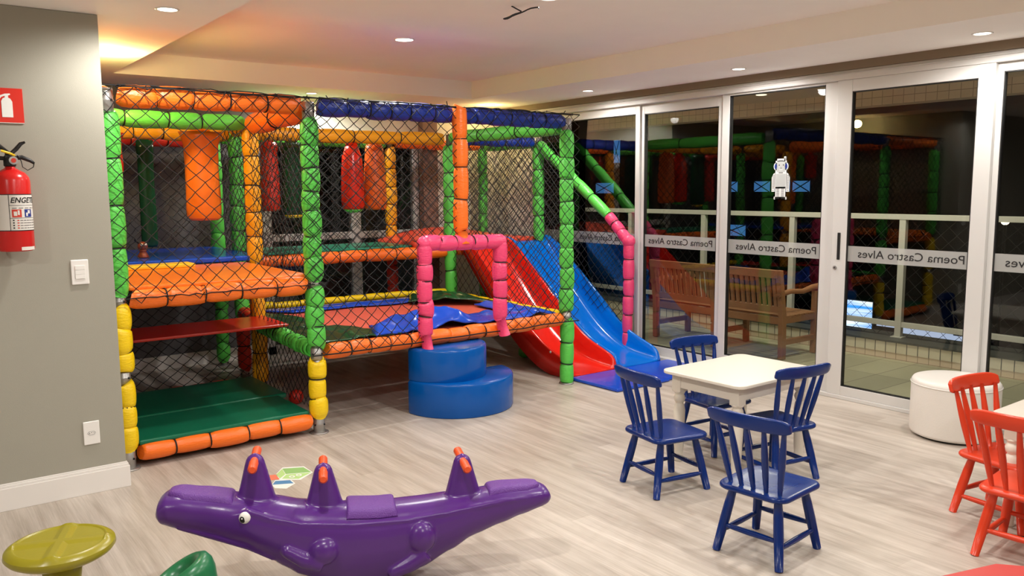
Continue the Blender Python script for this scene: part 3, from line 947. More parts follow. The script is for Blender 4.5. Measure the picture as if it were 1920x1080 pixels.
net((2.21, 5.02, 1.0), Y, Z, 1.8, 1.08, seed=5, cw=.085, ch=.085, edge=False)
net((1.0, 5.02, 1.04), Y, Z, 2.4, 1.06, seed=6, edge=False)
net((1.0, 7.50, 1.08), X, Z, 1.36, 1.0, seed=7, edge=False)
net((2.36, 7.46, 1.04), X, Z, 2.92, 1.02, seed=8, edge=False)
net((2.33, 6.78, 1.04), X, Z, 2.0, 1.02, seed=9, edge=False)
net((4.34, 5.03, .58), Y, Z, 1.68, 1.50, seed=10, edge=False)
net((4.36, 6.74, 1.1), X, Z, 1.03, .95, seed=11, edge=False, cw=.085, ch=.085)
net((5.41, 6.72, 1.08), Y, Z, .76, .95, seed=12, edge=False)
net((2.35, 6.86, .60), X, Z, 1.98, .42, seed=13, edge=False)
net((5.47, 5.48, .10), Y, Z, 1.20, 1.95, seed=14, edge=(0,), inside=lambda a, b: b + .10 < 1.06 + a * .80)
# twisted cord under the top front beam
for k in range(2):
    for (x0, x1) in ((1.04, 2.14), (2.2, 4.3)):
        n = int((x1 - x0) / .05)
        pf(MB().tube([(x0 + (x1 - x0) * i / n, 4.885 + random.uniform(-.004, .004), 2.155 - .012 * k + random.uniform(-.006, .006)) for i in range(n + 1)], .003, 'net', 6), 'net_cord')
for i in range(22):
    x = 1.05 + i * .15 + random.uniform(-.03, .03); z = 2.155
    pf(MB().tube([(x, 4.885, z), (x + random.uniform(-.02, .02), 4.88, z + random.uniform(-.03, .03))], .0035, 'net', 5), 'cord_knot')
for i in range(7):
    x = 1.1 + i * .16
    pf(MB().tube([(x - .03, 4.89, .99), (x, 4.885, .96), (x + .03, 4.89, .995)], .003, 'net', 5), 'cord_knot')
mb = MB()
n = 26
mb.tube([(1.02 + 1.12 * i / n, 4.905, .985 + random.uniform(-.006, .006)) for i in range(n + 1)], .0035, 'net', 6)
pf(mb, 'deck_cord')

# ------------------------------------------------------------------ hanging bags
def bag(x, y, ztop, zbot, rx, ry, m, label, taper=.5, rz=0, low=None):
    root = empty('punching_bag', (x, y, 0), rz, label=label, cat='punching bag', group='soft bags hanging in the play frame')
    H = ztop - zbot
    pr = [(.02, zbot + .004), (.8, zbot), (.97, zbot + .02), (1.0, zbot + .08), (.99, zbot + H * .3), (.95, zbot + H * .6), (.84 if taper < 1 else .98, zbot + H * .85), (taper + .12 if taper < 1 else 1.1, zbot + H * .93), (taper, ztop)]
    n = 28
    mb = MB()
    vs = []
    for k, z in pr:
        for i in range(n):
            w = 2 * PI * i / n
            wob = 1 + .03 * noise.noise(Vector((math.cos(w) * 2, math.sin(w) * 2, z * 9 + x)))
            vs.append((k * rx * math.cos(w) * wob, k * ry * math.sin(w) * wob, z))
    fs = [(i * n + k, i * n + (k + 1) % n, (i + 1) * n + (k + 1) % n, (i + 1) * n + k) for i in range(len(pr) - 1) for k in range(n)]
    fs += [tuple(range(n))[::-1], tuple((len(pr) - 1) * n + k for k in range(n))]
    mb.add(vs, fs, m)
    mb.build('bag_body', root)
    if low:
        MB().lathe([(.01, zbot - .028), (rx * .6, zbot - .022), (rx * .86, zbot + .003)], low, seg=28, sy=ry / rx).build('bag_base', root)
    MB().box((-rx * .55, -.004, ztop - .01), (rx * .55, .004, ztop + .10), m).build('hanging_strap', root)
    return root
bag(1.93, 6.42, 2.02, 1.36, .128, .10, 'v_orange', 'wide orange padded bag hanging at the left, over the blue deck', 1.25, 0)
bag(1.30, 6.50, 2.0, 1.70, .10, .07, 'v_red', 'short red bag hanging behind the left front post', 1.1)
bag(2.72, 7.12, 2.0, 1.40, .085, .085, 'f_red', 'dark red bag hanging just right of the amber post', .8)
bag(2.93, 7.12, 2.0, 1.36, .105, .085, 'v_green2', 'dark green bag hanging behind the front middle post', .9, 0, 'v_yellow')
bag(3.45, 6.98, 1.98, 1.40, .105, .105, 'v_red', 'bright red bag hanging in the middle of the deck', .55, 0, 'f_green')
bag(3.68, 6.98, 2.0, 1.395, .105, .105, 'v_orange2', 'burnt orange bag hanging beside the small amber post', .7, .3)
bag(1.74, 7.30, 2.0, 1.12, .065, .03, 'v_green2', 'narrow dark green bag hanging before the pale rear wall', 1.0)

# small animal toy standing on the blue deck
t = empty('animal_toy', (1.50, 6.52, 1.0905), label='small brown plastic animal head toy standing on the blue deck', cat='toy')
MB().lathe([(.04, 0), (.042, .01), (.03, .03), (.022, .05), (.032, .06)], 'toy_brown', seg=20).build('base', t)
MB().sphere((0, 0, .085), .036, 'toy_brown', sc=(1, .9, 1)).build('head', t)
MB().sphere((-.014, -.032, .10), .010, 'white', 10, 8).sphere((.014, -.032, .10), .010, 'white', 10, 8).build('eyes', t)
MB().tube([(-.02, 0, .11), (-.045, 0, .125), (-.05, 0, .14)], .008, 'black', 8).tube([(.02, 0, .11), (.045, 0, .125), (.05, 0, .14)], .008, 'black', 8).build('horns', t)

# ------------------------------------------------------------------ slides
BED = [(5.04, .034), (5.2, .042), (5.4, .072), (5.6, .150), (5.8, .270), (6.0, .430), (6.25, .660), (6.5, .900), (6.62, 1.02), (6.69, 1.055)]
WALL = [(5.04, .05), (5.065, .115), (5.11, .150), (5.2, .182), (5.4, .255), (5.6, .375), (5.8, .535), (6.0, .690), (6.25, .880), (6.48, 1.050), (6.6, 1.10), (6.69, 1.105)]
def catmull(tab, y):
    k = 0
    while k < len(tab) - 2 and y > tab[k + 1][0]: k += 1
    (y1, z1), (y2, z2) = tab[k], tab[k + 1]
    m = lambda a, b: (b[1] - a[1]) / (b[0] - a[0])
    m1 = m(tab[k - 1], tab[k + 1]) if k > 0 else m(tab[k], tab[k + 1])
    m2 = m(tab[k], tab[k + 2]) if k + 2 < len(tab) else m(tab[k], tab[k + 1])
    h = y2 - y1; t = (y - y1) / h
    return (2 * t ** 3 - 3 * t * t + 1) * z1 + (t ** 3 - 2 * t * t + t) * h * m1 + (3 * t * t - 2 * t ** 3) * z2 + (t ** 3 - t * t) * h * m2
def slide(x0, x1, m, name, label):
    cx = (x0 + x1) / 2; w = (x1 - x0) / 2; T = .034
    ys = sorted(set([5.04, 5.046, 5.055, 5.065, 5.08, 5.095, 5.11] + [5.13 + 1.56 * i / 52 for i in range(53)]))
    vs = []
    for y in ys:
        b = catmull(BED, y); t = max(catmull(WALL, y), b + .004); d = t - b
        lo = max(b - .05, .004)
        sec = [(-w, lo), (-w, t - .012), (-w + T * .25, t - .003), (-w + T * .5, t), (-w + T * .8, t - .003), (-w + T, t - .012), (-w + T + .006, b + d * .45), (-w + T + .016, b + d * .14), (-w + T + .045, b + .004), (-w * .4, b - .002)]
        sec = sec + [(-a, z) for a, z in sec[::-1]] + [(w - T, lo), (w - T - .015, max(b - .014, .008)), (-w + T + .015, max(b - .014, .008)), (-w + T, lo)]
        vs += [(cx + a, y, z) for a, z in sec]
    s = 24; n = len(ys)
    fs = [(i * s + k, i * s + (k + 1) % s, (i + 1) * s + (k + 1) % s, (i + 1) * s + k)[::-1] for i in range(n - 1) for k in range(s)]
    fs += [tuple(range(s)), tuple((n - 1) * s + k for k in range(s))[::-1]]
    mb = MB(); mb.add(vs, fs, m)
    mb.tube([(x0 + .001, 5.30, .20), (x0 - .004, 5.30, .20)], .010, 'white', 12)
    o = mb.build(name, origin=(cx, 5.04, 0))
    return tag(o, label, 'slide', 'plastic slides')
slide(4.42, 4.955, 's_red', 'slide', 'glossy red plastic slide, left of the blue one')
slide(4.96, 5.50, 's_blue', 'slide', 'glossy azure blue plastic slide by the glass wall')
tag(MB().prism([(4.42, 5.035), (4.43, 4.50), (5.03, 4.50), (5.03, 5.035)], .003, .028, 'v_blue').build('landing_mat', bevel=.008, origin=(4.7, 4.8, 0)), 'blue landing mat at the foot of the red slide', 'mat', 'landing mats')
tag(MB().prism([(5.035, 4.52), (5.59, 4.56), (5.59, 5.035), (5.035, 5.035)], .003, .028, 'v_blue').build('landing_mat', bevel=.008, origin=(5.3, 4.8, 0)), 'blue landing mat at the foot of the blue slide', 'mat', 'landing mats')

# ------------------------------------------------------------------ blue two-tier step
def dshape(cx, cy, r, n=40, side=.0):
    return [(cx - r, cy + side)] * (1 if side else 0) + [(cx + r * math.cos(PI + PI * i / n), cy + r * math.sin(PI + PI * i / n)) for i in range(n + 1)] + ([(cx + r, cy + side)] if side else [])
st = empty('foam_step', (3.28, 4.95, 0), label='blue rounded two-tier foam step in front of the trampoline', cat='step')
def tier(poly, z0, z1, name, pr=.022):
    # rounded top edge
    mb = MB(); n = len(poly)
    cx = sum(p[0] for p in poly) / n; cy = sum(p[1] for p in poly) / n
    rings = [(0, z0 + .008), (-.006, z0), ]
    vs = []
    lv = [(.006, z0), (0, z0 + .01), (0, z1 - pr), (pr * .3, z1 - pr * .3), (pr, z1)]
    for ins, z in lv:
        for x, y in poly:
            d = Vector((x - cx, y - cy)); L = d.length
            d = d * ((L - ins) / L)
            vs.append((cx + d.x, cy + d.y, z))
    fs = [(i * n + k, i * n + (k + 1) % n, (i + 1) * n + (k + 1) % n, (i + 1) * n + k) for i in range(len(lv) - 1) for k in range(n)]
    fs += [tuple(range(n))[::-1], tuple((len(lv) - 1) * n + k for k in range(n))]
    mb.add(vs, fs, 'v_blue2')
    o = mb.build(name, st, bevel=.004); o.location = (-3.28, -4.95, 0)
    return o
tier(dshape(3.27, 5.0, .415), 0, .245, 'lower_tier')
tier(dshape(3.165, 5.0, .305), .24, .475, 'upper_tier')

# ------------------------------------------------------------------ small toys and floor decals
g = MB()
foam(g, (4.66, 6.02, .062), (4.86, 5.92, .062), 'f_green', .055, .07)
tag(g.build('foam_roll', origin=(4.76, 5.97, .0)), 'short green foam roll lying on the floor under the red slide', 'foam roll')
tag(MB().sphere((2.41, 5.79, .2), .055, 'toy_red').build('ball', origin=(2.41, 5.79, .2)), 'red plastic ball caught in the net beside the green mat', 'ball')
bpy.data.objects['ball'].location = (2.33, 5.75, .055)
dc = empty('floor_decal', (1.67, 4.28, 0), label='hopscotch-like floor sticker of green, red and blue letter blocks', cat='floor sticker')
def flat(poly, m, name, lay, par=dc):
    mb = MB().prism([(x - 1.67, y - 4.28) for x, y in poly][::-1], .0003 + lay * .0006, .0008 + lay * .0006, m)
    return mb.build(name, par)
gb = flat([(1.635, 4.364), (1.702, 4.444), (1.808, 4.388), (1.807, 4.26), (1.703, 4.188), (1.611, 4.26)], 'd_white', 'green_block', 0)
flat([(1.694, 4.424), (1.799, 4.373), (1.802, 4.269), (1.675, 4.327)], 'd_green', 'top_face', 1, gb)
flat([(1.691, 4.42), (1.671, 4.324), (1.621, 4.277), (1.63, 4.352)], 'd_lime', 'side_face', 1, gb)
flat([(1.674, 4.317), (1.797, 4.262), (1.702, 4.210), (1.630, 4.268)], 'd_lime', 'letter_face', 1, gb)
b8 = MB()
for c in ((1.685, 4.262), (1.725, 4.263)):
    n = 20
    ring = [(c[0] - 1.67 + .016 * math.cos(2 * PI * i / n) * k, c[1] - 4.28 + .02 * math.sin(2 * PI * i / n) * k, .0022) for k in (1, .5) for i in range(n)]
    b8.add(ring, [(i, (i + 1) % n, n + (i + 1) % n, n + i) for i in range(n)], 'd_white', False)
b8.build('letter', gb)
bbk = flat([(1.546, 4.208), (1.592, 4.27), (1.663, 4.224), (1.659, 4.153), (1.59, 4.107), (1.545, 4.15)], 'd_white', 'blue_block', 0)
flat([(1.587, 4.255), (1.655, 4.216), (1.652, 4.159), (1.553, 4.208)], 'd_blue', 'top_face', 1, bbk)
rbk = flat([(1.572, 4.375), (1.626, 4.352), (1.617, 4.270), (1.560, 4.285), (1.53, 4.33)], 'd_coral', 'red_block', .5)

# ------------------------------------------------------------------ purple crocodile see-saw
CM = Vector((1.416, 2.933)); CD = Vector((.91189, -.41044)); CN = Vector((.41044, .91189))
ca = math.atan2(CD.y, CD.x)
croc = empty('crocodile_seesaw', (CM.x, CM.y, 0), ca, label='purple plastic crocodile see-saw with orange-red hand grips', cat='see-saw')
def interp(tab, s):
    for (a, va), (b, vb) in zip(tab[:-1], tab[1:]):
        if s <= b:
            t = (s - a) / (b - a)
            t = max(0, min(1, t)); t2 = t * t * (3 - 2 * t) * .5 + t * .5
            return va + (vb - va) * t2
    return tab[-1][1]
TOP = [(-.738, .385), (-.73, .413), (-.705, .434), (-.66, .438), (-.57, .423), (-.44, .400), (-.32, .378), (-.20, .350), (-.05, .328), (.1, .318), (.25, .321), (.40, .330), (.50, .335), (.6, .345), (.72, .342), (.775, .338), (.80, .324), (.812, .305)]
BOT = [(-.738, .345), (-.72, .322), (-.66, .300), (-.62, .285), (-.42, .213), (-.35, .165), (-.285, .115), (-.22, .070), (-.13, .030), (-.03, .006), (.06, .002), (.153, .010), (.262, .045), (.381, .105), (.474, .158), (.6, .198), (.68, .225), (.776, .252), (.80, .262), (.812, .275)]
HW = [(-.738, .06), (-.725, .082), (-.69, .094), (-.62, .100), (-.5, .108), (-.38, .122), (-.2, .128), (0, .132), (.2, .128), (.4, .110), (.55, .095), (.7, .084), (.76, .078), (.795, .064), (.812, .042)]
S0, S1 = -.738, .812
def side_y(s, z):
    t, b, h = interp(TOP, s), interp(BOT, s), interp(HW, s)
    o = (z - (t + b) / 2) / ((t - b) / 2)
    if o > 0:
        sn = min(1, o) ** (1 / .55); return h * max(0, 1 - sn * sn) ** .31 * (1 - .22 * sn * sn)
    sn = min(1, -o) ** (1 / .8); return h * max(0, 1 - sn * sn) ** .31 * (1 - .15 * sn)
body = MB()
N1, N2 = 72, 36
vs = []
for i in range(N1 + 1):
    s = S0 + (S1 - S0) * (.5 - .5 * math.cos(PI * i / N1))
    t, b, h = interp(TOP, s), interp(BOT, s), interp(HW, s)
    cz = (t + b) / 2; hz = max((t - b) / 2, .004)
    for k in range(N2):
        w = 2 * PI * k / N2
        c, sn = math.cos(w), math.sin(w)
        e = .62
        yy = h * math.copysign(abs(c) ** e, c)
        zz = hz * math.copysign(abs(sn) ** (.55 if sn > 0 else .8), sn)
        # belly narrower, back narrower
        f = 1 - .22 * max(0, sn) ** 2 - .15 * max(0, -sn)
        vs.append((s, yy * f, cz + zz))
fs = [(i * N2 + k, i * N2 + (k + 1) % N2, (i + 1) * N2 + (k + 1) % N2, (i + 1) * N2 + k)[::-1] for i in range(N1) for k in range(N2)]
fs += [tuple(range(N2)), tuple(N1 * N2 + k for k in range(N2))[::-1]]
body.add(vs, fs, 'purple')
FINS = [(-.376, .355, .568), (-.118, .31, .508), (.442, .305, .500)]
for fs_, z0, z1 in FINS:
    prof = []
    lv = []
    for j in range(14):
        t = j / 13
        z = z0 - .02 + (z1 - z0 + .02) * t
        a = .086 * (1 - t) + .027 * t; b = .050 * (1 - t) + .025 * t
        if j < 3:
            a += (3 - j) * .008; b += (3 - j) * .007
        if t > .86:
            q = (t - .86) / .14; k = math.sqrt(max(0, 1 - q * q)); a *= max(k, .05); b *= max(k, .05)
        lv.append((a, b, z))
    n = 24; v2 = []
    for a, b, z in lv:
        for k in range(n):
            w = 2 * PI * k / n
            c, sn = math.cos(w), math.sin(w)
            v2.append((fs_ + a * math.copysign(abs(c) ** .8, c), b * math.copysign(abs(sn) ** .8, sn), z))
    f2 = [(i * n + k, i * n + (k + 1) % n, (i + 1) * n + (k + 1) % n, (i + 1) * n + k) for i in range(13) for k in range(n)]
    f2 += [tuple(range(n))[::-1], tuple(13 * n + k for k in range(n))]
    body.add(v2, f2, 'purple')
# haunches and feet moulded on both flanks
for sy in (-1, 1):
    body.sphere((-.125, sy * side_y(-.125, .19) * .93, .190), .054, 'purple', sc=(1.1, .8, 1.0))
    body.sphere((.256, sy * side_y(.256, .205) * .93, .205), .054, 'purple', sc=(1.05, .8, 1.15))
    for pts, rr in (([(-.13, .142), (-.20, .165), (-.262, .205)], [.034, .032, .024]), ([(.275, .14), (.21, .10), (.145, .072)], [.038, .034, .028])):
        P3 = [(x, sy * (side_y(x, z) * .98 + .004), z) for x, z in pts]
        body.tube(P3, rr, 'purple', 12)
        body.sphere(P3[-1], rr[-1], 'purple', 12, 8)
    # jaw ridge
    body.tube([(x, sy * (side_y(x, z) - .004), z) for x, z in ((-.66, .325), (-.52, .275), (-.40, .225), (-.31, .165))], [.012, .018, .018, .010], 'purple', 10)
    # side ridge running from brow to tail
    body.tube([(x, sy * (side_y(x, z) - .004), z) for x, z in ((-.46, .352), (-.40, .366), (-.32, .335), (-.2, .300), (0, .278), (.2, .276), (.4, .290), (.6, .310), (.74, .312))], [.006, .018, .014, .010, .009, .010, .012, .012, .006], 'purple', 10)
bo = body.build('body', croc)
rm = bo.modifiers.new('blend', 'REMESH'); rm.mode = 'VOXEL'; rm.voxel_size = .006; rm.use_smooth_shade = True
sm = bo.modifiers.new('soften', 'SMOOTH'); sm.factor = .5; sm.iterations = 6
for s0, s1, wid in ((-.700, -.455, .84), (-.035, .165, .94), (.540, .770, .84)):
    def fn(u, v):
        s = s0 + (s1 - s0) * u
        endk = 1.0
        if s0 < -.5: endk = min(1, .35 + math.sqrt(max(0, u * 4.0)) * .65) if u < .25 else 1
        if s1 > .7: endk = min(1, .35 + math.sqrt(max(0, (1 - u) * 4)) * .65) if u > .75 else 1
        h = interp(HW, s) * wid * .78 * endk
        y = -h + 2 * h * v
        e = (1 - abs(2 * v - 1) ** 10) * (1 - abs(2 * u - 1) ** 24)
        t = interp(TOP, s)
        return (s, y, t - .012 - .010 * (abs(y) / .09) ** 2 + .026 * e)
    MB().grid(fn, 40, 24, 'purple_pad', .006).build('seat_pad', croc)
for fs_, z0, z1 in FINS:
    z = z1 - .028
    g = MB()
    L = .13
    pts = [(fs_, -L, z - .012), (fs_, -L + .006, z - .012)]
    nr = 40
    P, Rr = [], []
    for i in range(nr + 1):
        t = -1 + 2 * i / nr
        P.append((fs_, t * L, z))
        k = .0168 + .0013 * math.sin(i * 2.2) if abs(t) > .35 else .015
        if abs(t) > .97: k *= .7
        Rr.append(k)
    g.tube(P, Rr, 'grip', 16)
    g.build('hand_grip', croc)
for sy in (-1, 1):
    ex, ez = -.412, .350
    ey = side_y(ex, ez)
    e = MB().sphere((ex, sy * (ey - .002), ez), .022, 'white', 20, 14, sc=(1, .7, 1.05)).build('eye', croc)
    MB().sphere((ex - .006, sy * (ey + .008), ez - .002), .0125, 'black', 16, 10, sc=(1, .5, 1.1)).sphere((ex - .009, sy * (ey + .0145), ez + .003), .003, 'white', 8, 6).build('pupil', e)

# ------------------------------------------------------------------ mushroom stool and green toy
stl = empty('mushroom_stool', (.378, 3.00, 0), label='olive yellow mushroom-shaped plastic stool in the lower left corner', cat='stool')
zt = .428
def seat_fn(u, v):
    r = .165 * u; a = 2 * PI * v
    x, y = r * math.cos(a), r * math.sin(a)
    ang = a + .35
    star = 0
    for k in range(4):
        d = abs((ang - k * PI / 2 + PI) % (2 * PI) - PI)
        dist = r * math.sin(min(d, PI / 2))
        if d < PI / 2:
            star = max(star, 1 - abs(dist) / .028)
    star = max(0, min(1, star * 1.6)) * (1 if r < .137 else max(0, (.165 - r) / .028))
    edge = 0 if r < .137 else ((r - .137) / .028) ** 2 * .014
    return (x, y, zt - edge + .007 * star - (.004 if r < .137 else 0))
mb = MB().grid(seat_fn, 60, 160, 'olive')
mb.lathe([(.05, zt - .058), (.09, zt - .056), (.14, zt - .050), (.159, zt - .038), (.1675, zt - .026), (.165, zt - .0140)], 'olive', seg=64, caps=False)
mb.build('seat', stl)
MB().lathe([(.13, 0), (.134, .008), (.13, .02), (.10, .05), (.062, .12), (.052, .20), (.054, .28), (.066, zt - .055)], 'olive', seg=40, caps=True).build('stem', stl)
gt = MB()
gt.lathe([(.085, -.29), (.09, -.27), (.075, -.20), (.070, -.12), (.085, -.05), (.100, -.01), (.104, .02), (.098, .045), (.082, .055), (.066, .050), (.055, .03), (.046, -.01), (.036, -.06), (.02, -.10), (.002, -.11)], 'toy_green', seg=48, caps=True)
o = gt.build('plastic_toy')
o.rotation_euler = (dg(-14), dg(-26), 0)
o.location = (.733, 2.86, .232); o.scale = (1.08, 1.08, 1)
tag(o, 'green hollow plastic toy rim rising at the bottom edge beside the stool', 'toy')

# ------------------------------------------------------------------ children's furniture
def make_chair(m):
    root = empty('childs_chair', (0, 0, 0))
    # local frame: +x is the front of the seat
    def seat_poly(k=1.0):
        pts = []
        for (cx, cy, r, a0, a1) in ((.115, .115, .055, 0, 90), (-.11, .105, .06, 90, 180), (-.11, -.105, .06, 180, 270), (.115, -.115, .055, 270, 360)):
            for i in range(9):
                a = dg(a0 + (a1 - a0) * i / 8)
                pts.append((cx + r * math.cos(a) * k, cy + r * math.sin(a) * k))
        return pts
    P = seat_poly(); n = len(P)
    lv = [(.94, .282), (1.0, .290), (1.0, .300), (.97, .308), (.90, .310)]
    vs = [(x * k, y * k, z) for k, z in lv for x, y in P]
    vs += [(x * .6, y * .6, .306) for x, y in P]
    fs = [(i * n + k, i * n + (k + 1) % n, (i + 1) * n + (k + 1) % n, (i + 1) * n + k) for i in range(5) for k in range(n)]
    fs += [tuple(range(n))[::-1], tuple(5 * n + k for k in range(n))]
    mb = MB(); mb.add(vs, fs, m)
    o = mb.build('seat', root, bevel=.003)
    leg = {}
    for sx in (1, -1):
        for sy in (1, -1):
            a = Vector((sx * .108, sy * .105, .288)); b = Vector((sx * .165, sy * .150, .002))
            leg[sx, sy] = (a, b)
            MB().tube([a, a.lerp(b, .25), a.lerp(b, .5), b], [.016, .0205, .0215, .0175], m, 14).build('leg', root)
    def at(sx, sy, t): return leg[sx, sy][0].lerp(leg[sx, sy][1], t)
    for (p, q) in (((1, 1), (1, -1)), ((-1, 1), (-1, -1)), ((1, 1), (-1, 1)), ((1, -1), (-1, -1))):
        t = .60 if p[0] == q[0] else .70
        a, b = at(*p, t), at(*q, t)
        MB().tube([a, a.lerp(b, .2), a.lerp(b, .5), a.lerp(b, .8), b], [.0085, .0115, .0135, .0115, .0085], m, 10).build('stretcher', root)
    # spindles fan out to the curved top rail
    for k in range(5):
        u = (k - 2) / 2
        a = Vector((-.125 + .012 * abs(u) ** 2, u * .115, .300)); b = Vector((-.205 + .028 * u * u, u * .160, .605))
        rr = [.009, .0125, .0150, .0145, .0115, .0095]
        MB().tube([a.lerp(b, t) for t in (0, .2, .45, .62, .85, 1)], rr, m, 10).build('spindle', root)
    N = 24; vs = []
    for i in range(N + 1):
        u = -1 + 2 * i / N
        x = -.210 + .030 * u * u; y = u * .192
        e = abs(u) ** 12
        z0 = .588 + .010 * e; z1 = .654 - .016 * abs(u) ** 8
        t = .0105
        for dx, z in ((-t + .003, z0), (-t, z0 + .012), (-t - .004, z1 - .006), (-t - .001, z1), (t - .005, z1), (t - .004, z1 - .006), (t, z0 + .012), (t - .003, z0)):
            vs.append((x + dx - (z - z0) * .16, y, z))
    s = 8
    fs = [(i * s + k, i * s + (k + 1) % s, (i + 1) * s + (k + 1) % s, (i + 1) * s + k) for i in range(N) for k in range(s)]
    fs += [tuple(range(s))[::-1], tuple(N * s + k for k in range(s))]
    mb = MB(); mb.add(vs, fs, m); mb.build('top_rail', root, bevel=.004)
    return root
def put(o, x, y, a, label, group):
    o.location = (x, y, 0); o.rotation_euler = (0, 0, dg(a))
    tag(o, label, 'chair', group)
cb = make_chair('chair_blue')
GB = 'navy blue chairs around the ivory table'
CH = [(2.975, 2.085, 6, 'navy blue spindle-back child chair nearest the camera, pulled away from the table'),
      (3.21, 2.90, -10, 'navy blue spindle-back child chair at the left side of the ivory table, by the slides'),
      (3.95, 3.175, -97, 'navy blue spindle-back child chair on the far side of the ivory table, by the glass'),
      (3.815, 2.645, 80, 'navy blue spindle-back child chair pushed under the right side of the ivory table')]
for i, (x, y, a, l) in enumerate(CH):
    put(cb if i == 0 else copy_tree(cb), x, y, a, l, GB)
co = make_chair('chair_orange')
GO = 'orange-red chairs around the second table'
for i, (x, y, a, l) in enumerate([(4.17, 1.60, -98, 'orange-red spindle-back child chair in front of the white pouf'),
                                  (3.80, 1.36, 4, 'orange-red spindle-back child chair nearest the right edge')]):
    put(co if i == 0 else copy_tree(co), x, y, a, l, GO)

def make_table(w, d, h=.54):
    root = empty('childs_table', (0, 0, 0))
    P = []
    for (sx, sy, a0) in ((1, 1, 0), (-1, 1, 90), (-1, -1, 180), (1, -1, 270)):
        for i in range(9):
            a = dg(a0 + 90 * i / 8); r = .055
            P.append((sx * (w / 2 - r) + r * math.cos(a), sy * (d / 2 - r) + r * math.sin(a)))
    MB().prism(P, h - .02, h, 'table').build('tabletop', root, bevel=.005, bseg=3)
    ap = MB()
    iw, idd = w / 2 - .055, d / 2 - .055
    ap.box((-iw, -idd, h - .10), (iw, -idd + .018, h - .02), 'table').box((-iw, idd - .018, h - .10), (iw, idd, h - .02), 'table')
    ap.box((-iw, -idd, h - .10), (-iw + .018, idd, h - .02), 'table').box((iw - .018, -idd, h - .10), (iw, idd, h - .02), 'table')
    ap.build('apron', root, bevel=.002)
    for sx in (1, -1):
        for sy in (1, -1):
            x, y = sx * (iw - .026), sy * (idd - .026)
            lg = MB().box((x - .031, y - .031, h - .125), (x + .031, y + .031, h - .0201), 'table')
            lg.lathe([(.024, 0), (.026, .006), (.024, .02), (.028, .10), (.032, .22), (.034, .30), (.028, .335), (.022, .345), (.030, .358), (.034, .372), (.030, .388), (.024, .398), (.034, .412), (.030, h - .12)], 'table', (x, y, 0), 24)
            lg.build('leg', root, bevel=.002)
    return root
tb = make_table(.74, .57)
tb.location = (3.87, 2.925, 0)
tag(tb, 'square ivory child table with turned legs between the navy chairs', 'table')
tb2 = copy_tree(tb)
tb2.location = (4.37, 1.345, 0)
tag(tb2, 'ivory child table at the right edge between the orange-red chairs', 'table')

pf_ = empty('pouf', (5.325, 2.375, 0), label='round white leatherette pouf by the glass door', cat='pouf')
Rp = .256
MB().lathe([(.01, .012), (Rp - .02, .012), (Rp - .004, .02), (Rp, .035), (Rp, .338), (Rp - .003, .355), (Rp - .012, .367), (Rp - .03, .373), (Rp - .10, .377), (.01, .379)], 'pouf', seg=64).build('cushion', pf_)
MB().lathe([(Rp + .001, .333), (Rp + .0045, .336), (Rp + .0045, .340), (Rp + .001, .343)], 'pouf', seg=64, caps=False).build('piping', pf_)
MB().lathe([(.01, 0), (Rp - .035, 0), (Rp - .035, .013), (.01, .013)], 'black', seg=40).build('base', pf_)

rp = MB().prism([(2.63, 1.235), (2.93, 1.145), (3.02, 1.04), (3.05, .60), (2.50, .62), (2.42, 1.0)][::-1], .02, .30, 'crimson').box((2.55, .7, 0), (2.9, 1.1, .021), 'black')
o = rp.build('floor_cushion', bevel=.03, bseg=4, origin=(2.75, .95, 0))
tag(o, 'crimson vinyl floor cushion showing its corner at the bottom right edge', 'cushion')

# ------------------------------------------------------------------ balcony
struct(MB().box((5.75, -4, -.10), (7.3, 11, -.005), 'bal_floor'), 'balcony_floor', 'greenish-grey paved balcony floor outside the glass', 'floor')
cu = MB().box((7.3, -4, -.1), (7.70, 11, .06), 'lintel').box((7.295, -4, .06), (7.70, 11, .155), 'bal_tile').box((7.285, -4, .155), (7.74, 11, .172), 'cap')
struct(cu, 'balcony_curb', 'low tiled balcony curb with a dark cap', 'curb')
rr = empty('balcony_railing', (7.5, 3.9, 0), label='white metal balcony railing behind the glass wall', cat='railing')
ro = Vector((-7.5, -3.9, 0))
o = MB().box((7.47, -4, 1.275), (7.53, 11, 1.325), 'rail').build('top_rail', rr, bevel=.003); o.location = ro
o = MB().box((7.48, -4, .27), (7.52, 11, .32), 'rail').build('lower_rail', rr, bevel=.003); o.location = ro
y = -3.13
while y < 11:
    o = MB().box((7.475, y - .03, .18), (7.525, y + .03, 1.275), 'rail').box((7.45, y - .055, .172), (7.55, y + .055, .182), 'rail').build('post', rr, bevel=.002); o.location = ro
    y += 1.17
# wire net fixed to the railing
mb = MB()
kk = mb.mi('net')
for i in range(-20, 100):
    y0 = -3 + i * .14
    for sgn in (1, -1):
        a = (7.545, y0 if sgn > 0 else y0 + 1.1, .18); b = (7.545, y0 + 1.1 if sgn > 0 else y0, 1.27)
        if min(a[1], b[1]) > 0 and max(a[1], b[1]) < 9:
            mb.tube([a, b], .0022, 'net', 3, caps=False)
o = mb.build('wire_net', rr); o.location = ro
struct(MB().box((5.75, -4, 2.46), (7.4, 11, 2.56), 'cornice'), 'balcony_ceiling', 'plain beige balcony ceiling outside', 'ceiling')
struct(MB().box((7.4, -4, 2.33), (7.6, 11, 2.60), 'lintel'), 'balcony_beam', 'tiled beige beam along the balcony edge', 'beam')

